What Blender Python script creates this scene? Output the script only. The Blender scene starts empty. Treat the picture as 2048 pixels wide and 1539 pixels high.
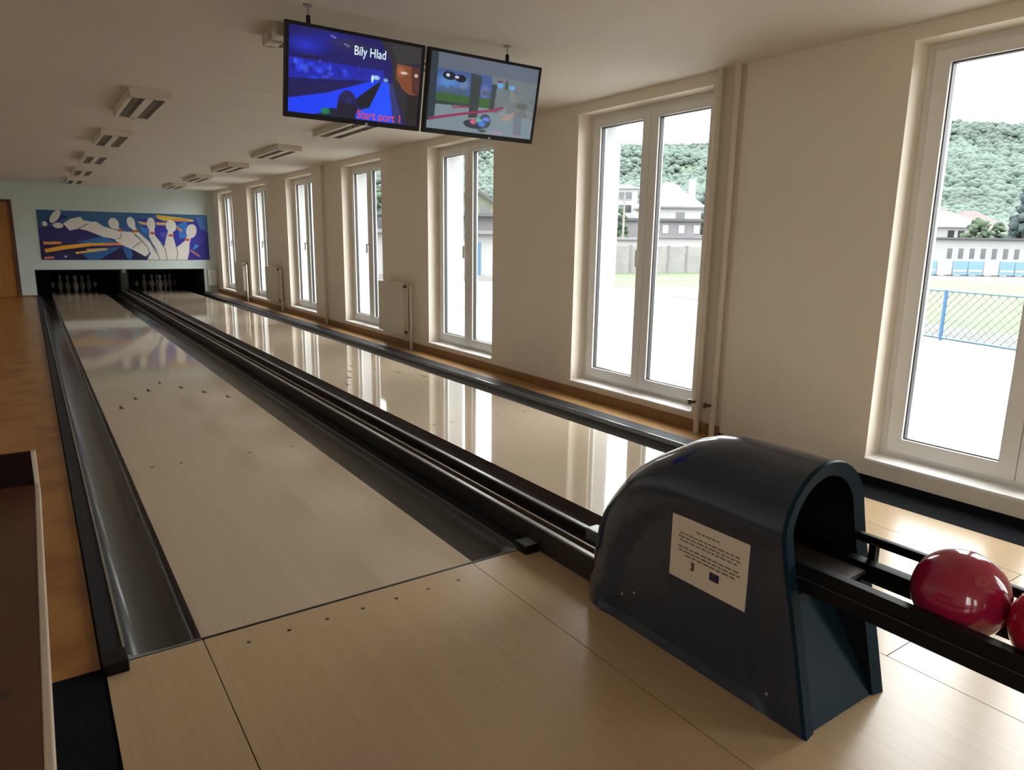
import bpy, bmesh, math, random
import numpy as np
from mathutils import Vector, Matrix

random.seed(7)
rng = np.random.default_rng(7)
scene = bpy.context.scene
col = scene.collection

# ------------------------------------------------------------------ camera
W_PX, H_PX = 2048, 1539
CAM = Vector((-0.3515, -2.3269, 1.3199))
YAW, PITCH, ROLL = math.radians(34.545), math.radians(11.523), math.radians(0.88)
F_PX = 1389.3
fw = Vector((math.sin(YAW) * math.cos(PITCH), math.cos(YAW) * math.cos(PITCH), -math.sin(PITCH)))
r0 = Vector((math.cos(YAW), -math.sin(YAW), 0))
u0 = r0.cross(fw)
rt = math.cos(ROLL) * r0 + math.sin(ROLL) * u0
up = -math.sin(ROLL) * r0 + math.cos(ROLL) * u0
cam_data = bpy.data.cameras.new('camera')
cam = bpy.data.objects.new('camera', cam_data)
col.objects.link(cam)
M3 = Matrix((rt, up, -fw)).transposed()
cam.matrix_world = Matrix.Translation(CAM) @ M3.to_4x4()
cam_data.sensor_fit = 'HORIZONTAL'
cam_data.sensor_width = 36.0
cam_data.lens = F_PX / W_PX * 36.0
cam_data.clip_start = 0.02
cam_data.clip_end = 2000
scene.camera = cam


def ray(px, py):
    return fw * F_PX + rt * (px - W_PX / 2) - up * (py - H_PX / 2)


def on_z(px, py, z):
    d = ray(px, py)
    return CAM + d * ((z - CAM.z) / d.z)


def at_depth(px, py, depth):
    return CAM + ray(px, py) * (depth / F_PX)


# ------------------------------------------------------------------ world, exposure
SKY = 12.9
world = bpy.data.worlds.new('overcast_sky')
scene.world = world
world.use_nodes = True
wn = world.node_tree
bg = wn.nodes['Background']
bg.inputs['Color'].default_value = (0.97, 0.985, 1.0, 1)
bg.inputs['Strength'].default_value = SKY
scene.view_settings.view_transform = 'Standard'
scene.view_settings.look = 'None'
scene.view_settings.exposure = 0.0
scene.view_settings.gamma = 1.0
scene.view_settings.use_curve_mapping = False
scene.cycles.max_bounces = 12
scene.cycles.diffuse_bounces = 6
scene.cycles.sample_clamp_indirect = 25.0

# room constants
XW, XO = 3.55, 4.02            # inner and outer face of the window wall
ZC = 2.46                      # ceiling
YB = 16.5                      # back wall
YF = -11.6                      # wall behind the camera
XL = -2.9                      # left wall
WZ0, WZ1 = 0.12, 2.38
WIN = [(-1.70 + 2.712 * k, -0.295 + 2.712 * k) for k in range(-4, 7)]  # the rearmost two, out of view, are added to brighten the hall
GZ = -0.5                      # ground outside

for a, b in WIN:               # portals: they only guide the sky light through the window openings
    l = bpy.data.lights.new('window_portal', 'AREA')
    l.shape = 'RECTANGLE'
    l.size = WZ1 - WZ0
    l.size_y = b - a
    l.cycles.is_portal = True
    o = bpy.data.objects.new('window_portal', l)
    o.location = (3.99, (a + b) / 2, (WZ0 + WZ1) / 2)
    o.rotation_euler = (0, math.radians(90), 0)
    col.objects.link(o)
ADDED_WIN = ((-6.2, -4.8), (-8.9, -7.5))        # two unseen windows added in the opposite wall to brighten the hall
for a, b in ADDED_WIN:
    l = bpy.data.lights.new('window_portal', 'AREA')
    l.shape = 'RECTANGLE'
    l.size, l.size_y = WZ1 - WZ0, b - a
    l.cycles.is_portal = True
    o = bpy.data.objects.new('window_portal', l)
    o.location = (XL - 0.38, (a + b) / 2, (WZ0 + WZ1) / 2)
    o.rotation_euler = (0, math.radians(-90), 0)
    col.objects.link(o)


# ------------------------------------------------------------------ helpers: materials
def s2l(c):
    c = c / 255.0
    return c / 12.92 if c <= 0.04045 else ((c + 0.055) / 1.055) ** 2.4


def srgb(r, g, b, k=1.0):
    return tuple(s2l(x) * k for x in (r, g, b))


def mat(name, color, rough=0.6, metal=0.0, spec=0.5, noise=None, bump=None, coat=0.0, scale_xyz=(1, 1, 1)):
    """noise = (scale, amount, detail): value variation; bump = (scale, strength)"""
    m = bpy.data.materials.new(name)
    m.use_nodes = True
    nt = m.node_tree
    b = nt.nodes['Principled BSDF']
    b.inputs['Base Color'].default_value = (*color, 1)
    b.inputs['Roughness'].default_value = rough
    b.inputs['Metallic'].default_value = metal
    b.inputs['Specular IOR Level'].default_value = spec
    b.inputs['Coat Weight'].default_value = coat
    b.inputs['Coat Roughness'].default_value = 0.05
    if noise or bump:
        g = nt.nodes.new('ShaderNodeNewGeometry')
        mp = nt.nodes.new('ShaderNodeMapping')
        mp.inputs['Scale'].default_value = scale_xyz
        nt.links.new(g.outputs['Position'], mp.inputs['Vector'])
    if noise:
        n = nt.nodes.new('ShaderNodeTexNoise')
        n.inputs['Scale'].default_value = noise[0]
        n.inputs['Detail'].default_value = noise[2] if len(noise) > 2 else 3
        nt.links.new(mp.outputs['Vector'], n.inputs['Vector'])
        r = nt.nodes.new('ShaderNodeValToRGB')
        r.color_ramp.elements[0].position = 0.3
        r.color_ramp.elements[1].position = 0.7
        a = noise[1]
        r.color_ramp.elements[0].color = (*[c * (1 - a) for c in color], 1)
        r.color_ramp.elements[1].color = (*[min(1, c * (1 + a)) for c in color], 1)
        nt.links.new(n.outputs['Fac'], r.inputs['Fac'])
        nt.links.new(r.outputs['Color'], b.inputs['Base Color'])
    if bump:
        n2 = nt.nodes.new('ShaderNodeTexNoise')
        n2.inputs['Scale'].default_value = bump[0]
        nt.links.new(mp.outputs['Vector'], n2.inputs['Vector'])
        bm = nt.nodes.new('ShaderNodeBump')
        bm.inputs['Strength'].default_value = bump[1]
        bm.inputs['Distance'].default_value = 0.01
        nt.links.new(n2.outputs['Fac'], bm.inputs['Height'])
        nt.links.new(bm.outputs['Normal'], b.inputs['Normal'])
    return m


def wood_mat(name, c1, c2, rough, scale=(60, 1.2, 60), spots=None, spec=0.5, coat=0.0, patch=None):
    """grain running along Y; spots = colour of the knots; patch = blotch colour"""
    m = bpy.data.materials.new(name)
    m.use_nodes = True
    nt = m.node_tree
    b = nt.nodes['Principled BSDF']
    b.inputs['Roughness'].default_value = rough
    b.inputs['Specular IOR Level'].default_value = spec
    b.inputs['Coat Weight'].default_value = coat
    b.inputs['Coat Roughness'].default_value = 0.04
    g = nt.nodes.new('ShaderNodeNewGeometry')
    mp = nt.nodes.new('ShaderNodeMapping')
    mp.inputs['Scale'].default_value = scale
    nt.links.new(g.outputs['Position'], mp.inputs['Vector'])
    n = nt.nodes.new('ShaderNodeTexNoise')
    n.inputs['Scale'].default_value = 1.0
    n.inputs['Detail'].default_value = 4
    nt.links.new(mp.outputs['Vector'], n.inputs['Vector'])
    r = nt.nodes.new('ShaderNodeValToRGB')
    r.color_ramp.elements[0].position = 0.32
    r.color_ramp.elements[1].position = 0.68
    r.color_ramp.elements[0].color = (*c1, 1)
    r.color_ramp.elements[1].color = (*c2, 1)
    nt.links.new(n.outputs['Fac'], r.inputs['Fac'])
    out = r.outputs['Color']
    if patch:
        n3 = nt.nodes.new('ShaderNodeTexNoise')
        n3.inputs['Scale'].default_value = 4.0
        n3.inputs['Detail'].default_value = 3
        nt.links.new(g.outputs['Position'], n3.inputs['Vector'])
        r3 = nt.nodes.new('ShaderNodeValToRGB')
        r3.color_ramp.elements[0].position = 0.45
        r3.color_ramp.elements[1].position = 0.65
        nt.links.new(n3.outputs['Fac'], r3.inputs['Fac'])
        mx3 = nt.nodes.new('ShaderNodeMixRGB')
        mx3.inputs['Color2'].default_value = (*patch, 1)
        nt.links.new(r3.outputs['Color'], mx3.inputs['Fac'])
        nt.links.new(out, mx3.inputs['Color1'])
        out = mx3.outputs['Color']
    if spots:
        v = nt.nodes.new('ShaderNodeTexVoronoi')
        v.inputs['Scale'].default_value = 7.0
        nt.links.new(g.outputs['Position'], v.inputs['Vector'])
        r2 = nt.nodes.new('ShaderNodeValToRGB')
        r2.color_ramp.elements[0].position = 0.06
        r2.color_ramp.elements[0].color = (1, 1, 1, 1)
        r2.color_ramp.elements[1].position = 0.12
        r2.color_ramp.elements[1].color = (0, 0, 0, 1)
        nt.links.new(v.outputs['Distance'], r2.inputs['Fac'])
        mx = nt.nodes.new('ShaderNodeMixRGB')
        mx.inputs['Color2'].default_value = (*spots, 1)
        nt.links.new(r2.outputs['Color'], mx.inputs['Fac'])
        nt.links.new(out, mx.inputs['Color1'])
        out = mx.outputs['Color']
    nt.links.new(out, b.inputs['Base Color'])
    return m


def glass_mat(name):
    m = bpy.data.materials.new(name)
    m.use_nodes = True
    nt = m.node_tree
    for n in list(nt.nodes):
        nt.nodes.remove(n)
    o = nt.nodes.new('ShaderNodeOutputMaterial')
    t = nt.nodes.new('ShaderNodeBsdfTransparent')
    t.inputs['Color'].default_value = (0.97, 0.985, 0.98, 1)
    g = nt.nodes.new('ShaderNodeBsdfGlossy')
    g.inputs['Roughness'].default_value = 0.0
    lw = nt.nodes.new('ShaderNodeLayerWeight')      # Schlick reflectance, the same from both sides of the pane
    pw = nt.nodes.new('ShaderNodeMath')
    pw.operation = 'POWER'
    pw.inputs[1].default_value = 5.0
    f = nt.nodes.new('ShaderNodeMath')
    f.operation = 'MULTIPLY_ADD'
    f.inputs[1].default_value = 0.96
    f.inputs[2].default_value = 0.035
    nt.links.new(lw.outputs['Facing'], pw.inputs[0])
    nt.links.new(pw.outputs['Value'], f.inputs[0])
    mx = nt.nodes.new('ShaderNodeMixShader')
    nt.links.new(f.outputs['Value'], mx.inputs['Fac'])
    nt.links.new(t.outputs['BSDF'], mx.inputs[1])
    nt.links.new(g.outputs['BSDF'], mx.inputs[2])
    nt.links.new(mx.outputs['Shader'], o.inputs['Surface'])
    return m


def attr_mat(name, emit=0.0, rough=0.5, spec=0.5):
    m = bpy.data.materials.new(name)
    m.use_nodes = True
    nt = m.node_tree
    b = nt.nodes['Principled BSDF']
    a = nt.nodes.new('ShaderNodeAttribute')
    a.attribute_name = 'print'
    b.inputs['Roughness'].default_value = rough
    b.inputs['Specular IOR Level'].default_value = spec
    if emit:
        b.inputs['Base Color'].default_value = (0.01, 0.01, 0.01, 1)
        nt.links.new(a.outputs['Color'], b.inputs['Emission Color'])
        b.inputs['Emission Strength'].default_value = emit
    else:
        nt.links.new(a.outputs['Color'], b.inputs['Base Color'])
    return m


def emit_mat(name, color, s=1.0):
    m = mat(name, (0.02, 0.02, 0.02), 0.3)
    b = m.node_tree.nodes['Principled BSDF']
    b.inputs['Emission Color'].default_value = (*color, 1)
    b.inputs['Emission Strength'].default_value = s
    return m


M = {
    'far_wall': mat('white_emulsion', (0.87, 0.85, 0.80), 0.8),
    'wall': mat('cream_wall_paint', (0.86, 0.775, 0.655), 0.75, noise=(1.5, 0.02), bump=(90, 0.05)),
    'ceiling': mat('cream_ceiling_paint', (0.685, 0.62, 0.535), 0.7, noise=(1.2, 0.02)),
    'backwall': mat('pale_blue_wall_paint', (0.62, 0.70, 0.67), 0.8, noise=(1.0, 0.02)),
    'facade': mat('white_facade_render', (0.32, 0.325, 0.32), 0.8),
    'concrete': mat('concrete_slab', (0.05, 0.045, 0.04), 0.9),
    'pvc': mat('white_window_plastic', (0.80, 0.78, 0.74), 0.28),
    'sill': mat('white_sill', (0.86, 0.85, 0.83), 0.3),
    'gasket': mat('black_rubber_gasket', (0.015, 0.015, 0.015), 0.5),
    'glass': glass_mat('clear_window_glass'),
    'lane': wood_mat('lane_laminate', (0.515, 0.41, 0.295), (0.545, 0.437, 0.32), 0.06, (45, 0.6, 45), spec=0.85),
    'lane_side': mat('lane_edge_wood', (0.085, 0.045, 0.028), 0.35),
    'approach': wood_mat('approach_laminate', (0.50, 0.355, 0.205), (0.535, 0.385, 0.228), 0.24, (70, 1.0, 70)),
    'parquet': wood_mat('orange_parquet', (0.33, 0.145, 0.032), (0.39, 0.18, 0.042), 0.3, (9, 2.0, 9),
                        spots=(0.15, 0.05, 0.015), patch=(0.24, 0.088, 0.02)),
    'strip_wood': wood_mat('honey_wood_strip', (0.42, 0.24, 0.09), (0.48, 0.28, 0.11), 0.3, (30, 1.0, 30)),
    'base_wood': mat('brown_baseboard_wood', (0.30, 0.155, 0.055), 0.45, noise=(14, 0.12)),
    'door': mat('orange_brown_door_veneer', (0.40, 0.165, 0.035), 0.45, noise=(3, 0.1), scale_xyz=(8, 8, 0.6)),
    'door_frame': mat('dark_door_frame', (0.10, 0.045, 0.03), 0.5),
    'gutter': mat('dark_grey_gutter_plastic', (0.062, 0.068, 0.07), 0.14),
    'gutter_end': mat('grey_gutter_lip', (0.20, 0.235, 0.24), 0.35),
    'cap': mat('black_flecked_capping', (0.017, 0.018, 0.022), 0.6, spec=0.25, noise=(260, 0.95, 4)),
    'carpet': mat('black_carpet', (0.012, 0.013, 0.015), 1.0, spec=0.05, noise=(420, 0.9, 4), bump=(500, 0.4)),
    'track': mat('black_track_metal', (0.022, 0.02, 0.018), 0.35),
    'rail': mat('grey_aluminium_rail', (0.30, 0.30, 0.29), 0.35, 0.6, noise=(60, 0.35), scale_xyz=(1, 6, 1)),
    'rib': mat('brown_track_rib', (0.17, 0.12, 0.075), 0.4),
    'steel': mat('chrome_strip', (0.55, 0.55, 0.55), 0.22, 0.9),
    'black': mat('matt_black', (0.004, 0.004, 0.004), 0.8),
    'black_plastic': mat('black_plastic', (0.006, 0.006, 0.007), 0.4, spec=0.25),
    'rack': mat('black_rack_metal', (0.004, 0.004, 0.004), 0.5, spec=0.2),
    'plate': mat('dark_brown_plate', (0.045, 0.034, 0.026), 0.5),
    'hood': mat('slate_blue_gloss_plastic', (0.013, 0.026, 0.048), 0.15, coat=0.5),
    'hood_panel': mat('steel_blue_gloss_panel', (0.008, 0.022, 0.034), 0.4, spec=0.05),
    'paper': mat('white_paper', (0.72, 0.60, 0.46), 0.6),
    'ink': mat('faded_ink', (0.22, 0.17, 0.12), 0.7),
    'flag_blue': mat('flag_blue', (0.012, 0.01, 0.06), 0.5),
    'flag_star': mat('flag_yellow', (0.55, 0.42, 0.04), 0.5),
    'red_ink': mat('red_print', (0.16, 0.03, 0.015), 0.5),
    'dot': mat('dark_marker', (0.035, 0.022, 0.015), 0.4),
    'pin': mat('white_pin_coating', (0.72, 0.71, 0.69), 0.25),
    'pin_red': mat('red_neck_stripe', (0.45, 0.02, 0.02), 0.3),
    'lamp': mat('white_lamp_enamel', (0.72, 0.65, 0.55), 0.5),
    'lamp_dark': mat('unlit_reflector', (0.10, 0.09, 0.075), 0.35, 0.4),
    'louvre': mat('aluminium_louvre', (0.33, 0.31, 0.28), 0.35, 0.5),
    'tube': mat('unlit_tube', (0.5, 0.48, 0.44), 0.4),
    'radiator': mat('cream_radiator_enamel', (0.74, 0.67, 0.56), 0.4),
    'pipe': mat('cream_painted_pipe', (0.70, 0.61, 0.49), 0.45),
    'valve': mat('dark_brass_valve', (0.10, 0.08, 0.055), 0.4, 0.5),
    'table': wood_mat('dark_reddish_table_wood', (0.085, 0.030, 0.018), (0.12, 0.045, 0.026), 0.4, (9, 2, 9),
                      spots=(0.045, 0.017, 0.01)),
    'table_dark': mat('maroon_upstand', (0.014, 0.005, 0.005), 0.6, spec=0.1),
    'edge': mat('off_white_edging', (0.58, 0.49, 0.39), 0.45),
    'ball': mat('crimson_ball_resin', (0.33, 0.010, 0.045), 0.12, coat=0.5),
    'ball2': mat('bright_red_ball_resin', (0.50, 0.012, 0.04), 0.12, coat=0.5),
    'engrave': mat('faded_gold_engraving', (0.42, 0.10, 0.07), 0.4),
    'box_white': mat('white_box_plastic', (0.80, 0.82, 0.80), 0.4),
}


# ------------------------------------------------------------------ helpers: objects
ORG = {}


def obj_from(name, me, m, parent=None):
    if m is not None and len(me.materials) == 0:
        me.materials.append(m)
    o = bpy.data.objects.new(name, me)
    col.objects.link(o)
    if parent is not None:
        o.parent = parent
    ORG[o] = ORG.get(parent, Vector((0, 0, 0)))
    return o


def thing(name, loc, label=None, cat=None, group=None, kind=None):
    o = bpy.data.objects.new(name, None)
    o.empty_display_size = 0.05
    o.location = loc
    col.objects.link(o)
    ORG[o] = Vector(loc)
    tag(o, label, cat, group, kind)
    return o


def tag(o, label=None, cat=None, group=None, kind=None):
    if label:
        o['label'] = label
    if cat:
        o['category'] = cat
    if group:
        o['group'] = group
    if kind:
        o['kind'] = kind
    return o


def copy_tree(o, loc=None, parent=None):
    c = o.copy()
    col.objects.link(c)
    if parent is not None:
        c.parent = parent
    if loc is not None:
        c.location = loc
    ORG[c] = Vector(loc) if loc is not None else ORG.get(o, Vector())
    for ch in list(o.children):
        copy_tree(ch, None, c)
    return c


class MB:
    def __init__(self):
        self.v, self.f = [], []

    def add(self, vs, fs):
        k = len(self.v)
        self.v += [tuple(x) for x in vs]
        self.f += [tuple(i + k for i in f) for f in fs]
        return self

    def box(self, x0, x1, y0, y1, z0, z1):
        return self.add([(x0, y0, z0), (x1, y0, z0), (x1, y1, z0), (x0, y1, z0),
                         (x0, y0, z1), (x1, y0, z1), (x1, y1, z1), (x0, y1, z1)],
                        [(0, 3, 2, 1), (4, 5, 6, 7), (0, 1, 5, 4), (1, 2, 6, 5), (2, 3, 7, 6), (3, 0, 4, 7)])

    def frame_x(self, x0, x1, y0, y1, z0, z1, wy, wzb, wzt):
        """rectangular ring lying in a YZ plane, thickness x0..x1"""
        o = [(y0, z0), (y1, z0), (y1, z1), (y0, z1)]
        i = [(y0 + wy, z0 + wzb), (y1 - wy, z0 + wzb), (y1 - wy, z1 - wzt), (y0 + wy, z1 - wzt)]
        vs = [(x0, *p) for p in o] + [(x0, *p) for p in i] + [(x1, *p) for p in o] + [(x1, *p) for p in i]
        fs = []
        for k in range(4):
            n = (k + 1) % 4
            fs += [(k, 4 + k, 4 + n, n), (8 + k, 8 + n, 12 + n, 12 + k), (k, n, 8 + n, 8 + k), (4 + k, 12 + k, 12 + n, 4 + n)]
        return self.add(vs, fs)

    def tube(self, a, b, r, n=10, r2=None, caps=True):
        a, b = Vector(a), Vector(b)
        r2 = r if r2 is None else r2
        d = (b - a).normalized()
        s = d.orthogonal().normalized()
        t = d.cross(s)
        vs = []
        for p, rr in ((a, r), (b, r2)):
            for k in range(n):
                q = 2 * math.pi * k / n
                vs.append(p + (s * math.cos(q) + t * math.sin(q)) * rr)
        fs = [(k, (k + 1) % n, n + (k + 1) % n, n + k) for k in range(n)]
        if caps:
            fs += [tuple(range(n - 1, -1, -1)), tuple(range(n, 2 * n))]
        return self.add(vs, fs)

    def lathe(self, prof, c=(0, 0, 0), n=20):
        """prof = [(r, z)...] bottom to top"""
        vs, fs = [], []
        for r, z in prof:
            for k in range(n):
                q = 2 * math.pi * k / n
                vs.append((c[0] + r * math.cos(q), c[1] + r * math.sin(q), c[2] + z))
        m = len(prof)
        for j in range(m - 1):
            for k in range(n):
                fs.append((j * n + k, j * n + (k + 1) % n, (j + 1) * n + (k + 1) % n, (j + 1) * n + k))
        fs.append(tuple(range(n - 1, -1, -1)))
        fs.append(tuple(range((m - 1) * n, m * n)))
        return self.add(vs, fs)

    def grid(self, rows, closed=False):
        """rows: list of equally long point lists"""
        n = len(rows[0])
        vs = [p for r in rows for p in r]
        fs = []
        for j in range(len(rows) - 1):
            for k in range(n if closed else n - 1):
                fs.append((j * n + k, j * n + (k + 1) % n, (j + 1) * n + (k + 1) % n, (j + 1) * n + k))
        return self.add(vs, fs)

    def prism(self, poly, axis, a, b):
        """poly: 2D outline (counter-clockwise), extruded along axis from a to b"""
        def p3(p, t):
            return {'x': (t, p[0], p[1]), 'y': (p[0], t, p[1]), 'z': (p[0], p[1], t)}[axis]
        n = len(poly)
        vs = [p3(p, a) for p in poly] + [p3(p, b) for p in poly]
        fs = [(k, (k + 1) % n, n + (k + 1) % n, n + k) for k in range(n)]
        fs += [tuple(range(n - 1, -1, -1)), tuple(range(n, 2 * n))]
        return self.add(vs, fs)

    def build(self, name, m, parent=None, bevel=0.0, smooth=None, weld=False, kind=None, label=None, doubles=0.0):
        o0 = ORG.get(parent, Vector((0, 0, 0)))
        me = bpy.data.meshes.new(name)
        me.from_pydata([(x - o0.x, y - o0.y, z - o0.z) for x, y, z in self.v], [], self.f)
        bm = bmesh.new()
        bm.from_mesh(me)
        if doubles:
            bmesh.ops.remove_doubles(bm, verts=bm.verts, dist=doubles)
        bmesh.ops.recalc_face_normals(bm, faces=bm.faces)
        if bevel:
            es = [e for e in bm.edges if len(e.link_faces) == 2 and e.calc_face_angle(0) > 0.6]
            bmesh.ops.bevel(bm, geom=es, offset=bevel, segments=2, affect='EDGES', clamp_overlap=True, profile=0.6)
        bm.to_mesh(me)
        bm.free()
        if smooth is not None:
            me.polygons.foreach_set('use_smooth', [True] * len(me.polygons))
            me.set_sharp_from_angle(angle=math.radians(smooth))
        o = obj_from(name, me, m, parent)
        if kind:
            o['kind'] = kind
        if label:
            o['label'] = label
        return o


def box(name, m, parent, *b, bevel=0.0, **kw):
    return MB().box(*b).build(name, m, parent, bevel=bevel, **kw)


class Img:
    """small painter for flat prints and screen pictures; u right, v down, both 0..1"""

    def __init__(self, nx, ny, c):
        self.nx, self.ny = nx, ny
        u, v = np.meshgrid(np.linspace(0, 1, nx), np.linspace(0, 1, ny))
        self.u, self.v = u, v
        self.a = np.zeros((ny, nx, 3))
        self.a[:] = c

    def blend(self, mask, c, al=1.0):
        k = (mask * al)[..., None]
        self.a = self.a * (1 - k) + np.array(c, float) * k

    def poly(self, pts, c, al=1.0):
        m = np.zeros(self.u.shape, bool)
        n = len(pts)
        for i in range(n):
            (x0, y0), (x1, y1) = pts[i], pts[(i + 1) % n]
            if y0 == y1:
                continue
            cond = ((y0 <= self.v) & (self.v < y1)) | ((y1 <= self.v) & (self.v < y0))
            m ^= cond & (self.u < (x1 - x0) * (self.v - y0) / (y1 - y0) + x0)
        self.blend(m.astype(float), c, al)

    def ell(self, cx, cy, rx, ry, c, al=1.0, rot=0.0, soft=0.0, asp=1.0):
        dx, dy = (self.u - cx) * asp, self.v - cy
        cr, sr = math.cos(rot), math.sin(rot)
        x, y = dx * cr + dy * sr, -dx * sr + dy * cr
        d = np.sqrt((x / (rx * asp)) ** 2 + (y / ry) ** 2)
        m = np.clip((1 - d) / soft, 0, 1) if soft else (d < 1).astype(float)
        self.blend(m, c, al)

    def line(self, pts, w, c, al=1.0, asp=1.0):
        for (x0, y0), (x1, y1) in zip(pts[:-1], pts[1:]):
            px, py = (self.u - x0) * asp, self.v - y0
            dx, dy = (x1 - x0) * asp, y1 - y0
            t = np.clip((px * dx + py * dy) / (dx * dx + dy * dy + 1e-9), 0, 1)
            self.blend((np.hypot(px - t * dx, py - t * dy) < w).astype(float), c, al)

    def mesh(self, name, fn, m, parent):
        """fn(u, v) -> world point"""
        o0 = ORG.get(parent, Vector())
        me = bpy.data.meshes.new(name)
        nx, ny = self.nx, self.ny
        P00, P10, P01 = (np.array(fn(*q)) for q in ((0, 0), (1, 0), (0, 1)))
        co = P00 + self.u[..., None] * (P10 - P00) + self.v[..., None] * (P01 - P00) - np.array(o0)
        i = np.arange((ny - 1) * (nx - 1))
        r, c = i // (nx - 1), i % (nx - 1)
        a = r * nx + c
        q = np.stack([a, a + nx, a + nx + 1, a + 1], 1)
        me.from_pydata(co.reshape(-1, 3).tolist(), [], q.tolist())
        at = me.color_attributes.new('print', 'FLOAT_COLOR', 'POINT')
        rgba = np.ones((nx * ny, 4), np.float32)
        s = np.clip(self.a.reshape(-1, 3), 0, 255) / 255.0
        rgba[:, :3] = np.where(s <= 0.04045, s / 12.92, ((s + 0.055) / 1.055) ** 2.4)
        at.data.foreach_set('color', rgba.ravel())
        return obj_from(name, me, m, parent)


def text_mesh(name, s, size, fn, m, parent, bold=0.0):
    """flat lettering; fn(x, y) maps text plane (baseline at y=0, width normalised to size) to world"""
    cu = bpy.data.curves.new(name, 'FONT')
    cu.body = s
    cu.size = 1.0
    cu.offset = bold
    tmp = bpy.data.objects.new(name, cu)
    col.objects.link(tmp)
    bpy.context.view_layer.update()
    me = bpy.data.meshes.new_from_object(tmp.evaluated_get(bpy.context.evaluated_depsgraph_get()))
    bpy.data.objects.remove(tmp)
    o0 = ORG.get(parent, Vector())
    xs = [v.co.x for v in me.vertices]
    w = max(xs)
    for v in me.vertices:
        v.co = Vector(fn(v.co.x / w * size[0], v.co.y * size[1])) - o0
    me.name = name
    me.materials.clear()
    return obj_from(name, me, m, parent)


# ------------------------------------------------------------------ the setting: shell
floor = box('floor', M['concrete'], None, XL - 0.1, XO, YF - 0.1, 19.0, -0.30, -0.12)
tag(floor, 'floor of the hall, orange parquet beside pale laminate and black carpet', kind='structure')
MB().box(XL, -0.295, 0.0, YB, -0.14, -0.004).build('parquet', M['parquet'], floor, label='orange knotty parquet')
MB().box(3.305, XW, 0.02, YB, -0.14, -0.002).build('wood_strip', M['strip_wood'], floor, label='honey coloured wood strip along the wall')
MB().box(XL, -1.2, YF, -0.003, -0.14, -0.004).build('parquet', M['strip_wood'], floor)
MB().box(-1.2, -0.2875, YF, -0.003, -0.14, -0.004).build('carpet', M['carpet'], floor, label='black carpet')
MB().box(3.262, XW, YF, 0.018, -0.14, -0.004).build('carpet', M['carpet'], floor, label='black carpet')
G = 0.0016
for x0, x1, ys in ((-0.285, 0.003, (YF, -0.004)), (0.003, 1.058, (YF, -0.004)), (1.058, 1.862, (YF, -0.004)),
                   (1.862, 2.93, (YF, -1.325, -0.004)), (2.93, 3.26, (YF, -0.004))):
    for y0, y1 in zip(ys[:-1], ys[1:]):
        MB().box(x0 + G, x1 - G, y0 + G, y1 - G, -0.12, 0.0).build('approach_panel', M['approach'], floor)

cl = MB().box(XL, XO, YF, 3.597, ZC, ZC + 0.2).box(XL, XO, 3.603, 19, ZC, ZC + 0.2).box(XL, XO, 3.5, 3.7, ZC + 0.02, ZC + 0.25)
tag(cl.build('ceiling', M['ceiling']), 'cream plaster ceiling with one thin joint', kind='structure')

wr = MB().box(XW, XO, YF, 19.0, -0.3, WZ0).box(XW, XO, YF, 19.0, WZ1, ZC + 0.2)
edges = [YF] + [e for w in WIN for e in w] + [19.0]
edges[0] = min(YF, edges[1] - 0.2)
for a, b in zip(edges[0::2], edges[1::2]):
    wr.box(XW, XO, a, b, WZ0, WZ1)
wall_right = tag(wr.build('wall_right', M['wall']), 'cream wall with a row of tall windows', kind='structure')
# the outer third of every reveal is white facade render
for a, b in WIN:
    MB().box(3.77, XO + 0.004, b - 0.012, b + 0.004, WZ0, WZ1).box(3.77, XO + 0.004, a - 0.004, a + 0.012, WZ0, WZ1) \
        .box(3.77, XO + 0.004, a, b, WZ1 - 0.012, WZ1 + 0.004).box(3.77, XO + 0.03, a, b, WZ0 - 0.004, WZ0 + 0.015) \
        .build('outer_reveal', M['facade'], wall_right)

wl_ = MB().box(XL - 0.4, XL, YF - 0.2, 19, -0.3, WZ0).box(XL - 0.4, XL, YF - 0.2, 19, WZ1, ZC + 0.2)
le = [YF - 0.2] + [e for w in sorted(ADDED_WIN) for e in w] + [19]
for a, b in zip(le[0::2], le[1::2]):
    wl_.box(XL - 0.4, XL, a, b, WZ0, WZ1)
tag(wl_.build('wall_left', M['far_wall']), 'white side wall opposite the row of windows', kind='structure')
tag(box('wall_front', M['far_wall'], None, XL - 0.2, XO, YF - 0.2, YF, -0.3, ZC + 0.2), 'white end wall', kind='structure')
PX0, PXM, PX1, PZ = -0.275, 1.46, 3.225, 0.585
DX0, DX1, DZ = -1.52, -0.61, 2.02
wb = MB().box(XL, DX0 - 0.06, YB, YB + 0.2, -0.3, ZC + 0.2).box(DX0 - 0.06, DX1 + 0.06, YB, YB + 0.2, DZ + 0.06, ZC + 0.2)
wb.box(DX0 - 0.06, DX1 + 0.06, YB + 0.1, YB + 0.2, -0.3, DZ + 0.06)
wb.box(DX1 + 0.06, PX0, YB, YB + 0.2, -0.3, ZC + 0.2).box(PX0, PX1, YB, YB + 0.2, PZ, ZC + 0.2).box(PX1, XW, YB, YB + 0.2, -0.3, ZC + 0.2)
tag(wb.build('wall_back', M['backwall']), 'pale blue-grey end wall above the pin pits', kind='structure')
tag(box('wall_pit', M['black'], None, XL, XO, 18.9, 19.1, -0.3, ZC + 0.2), 'black wall closing the pin pits', kind='structure')

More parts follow.
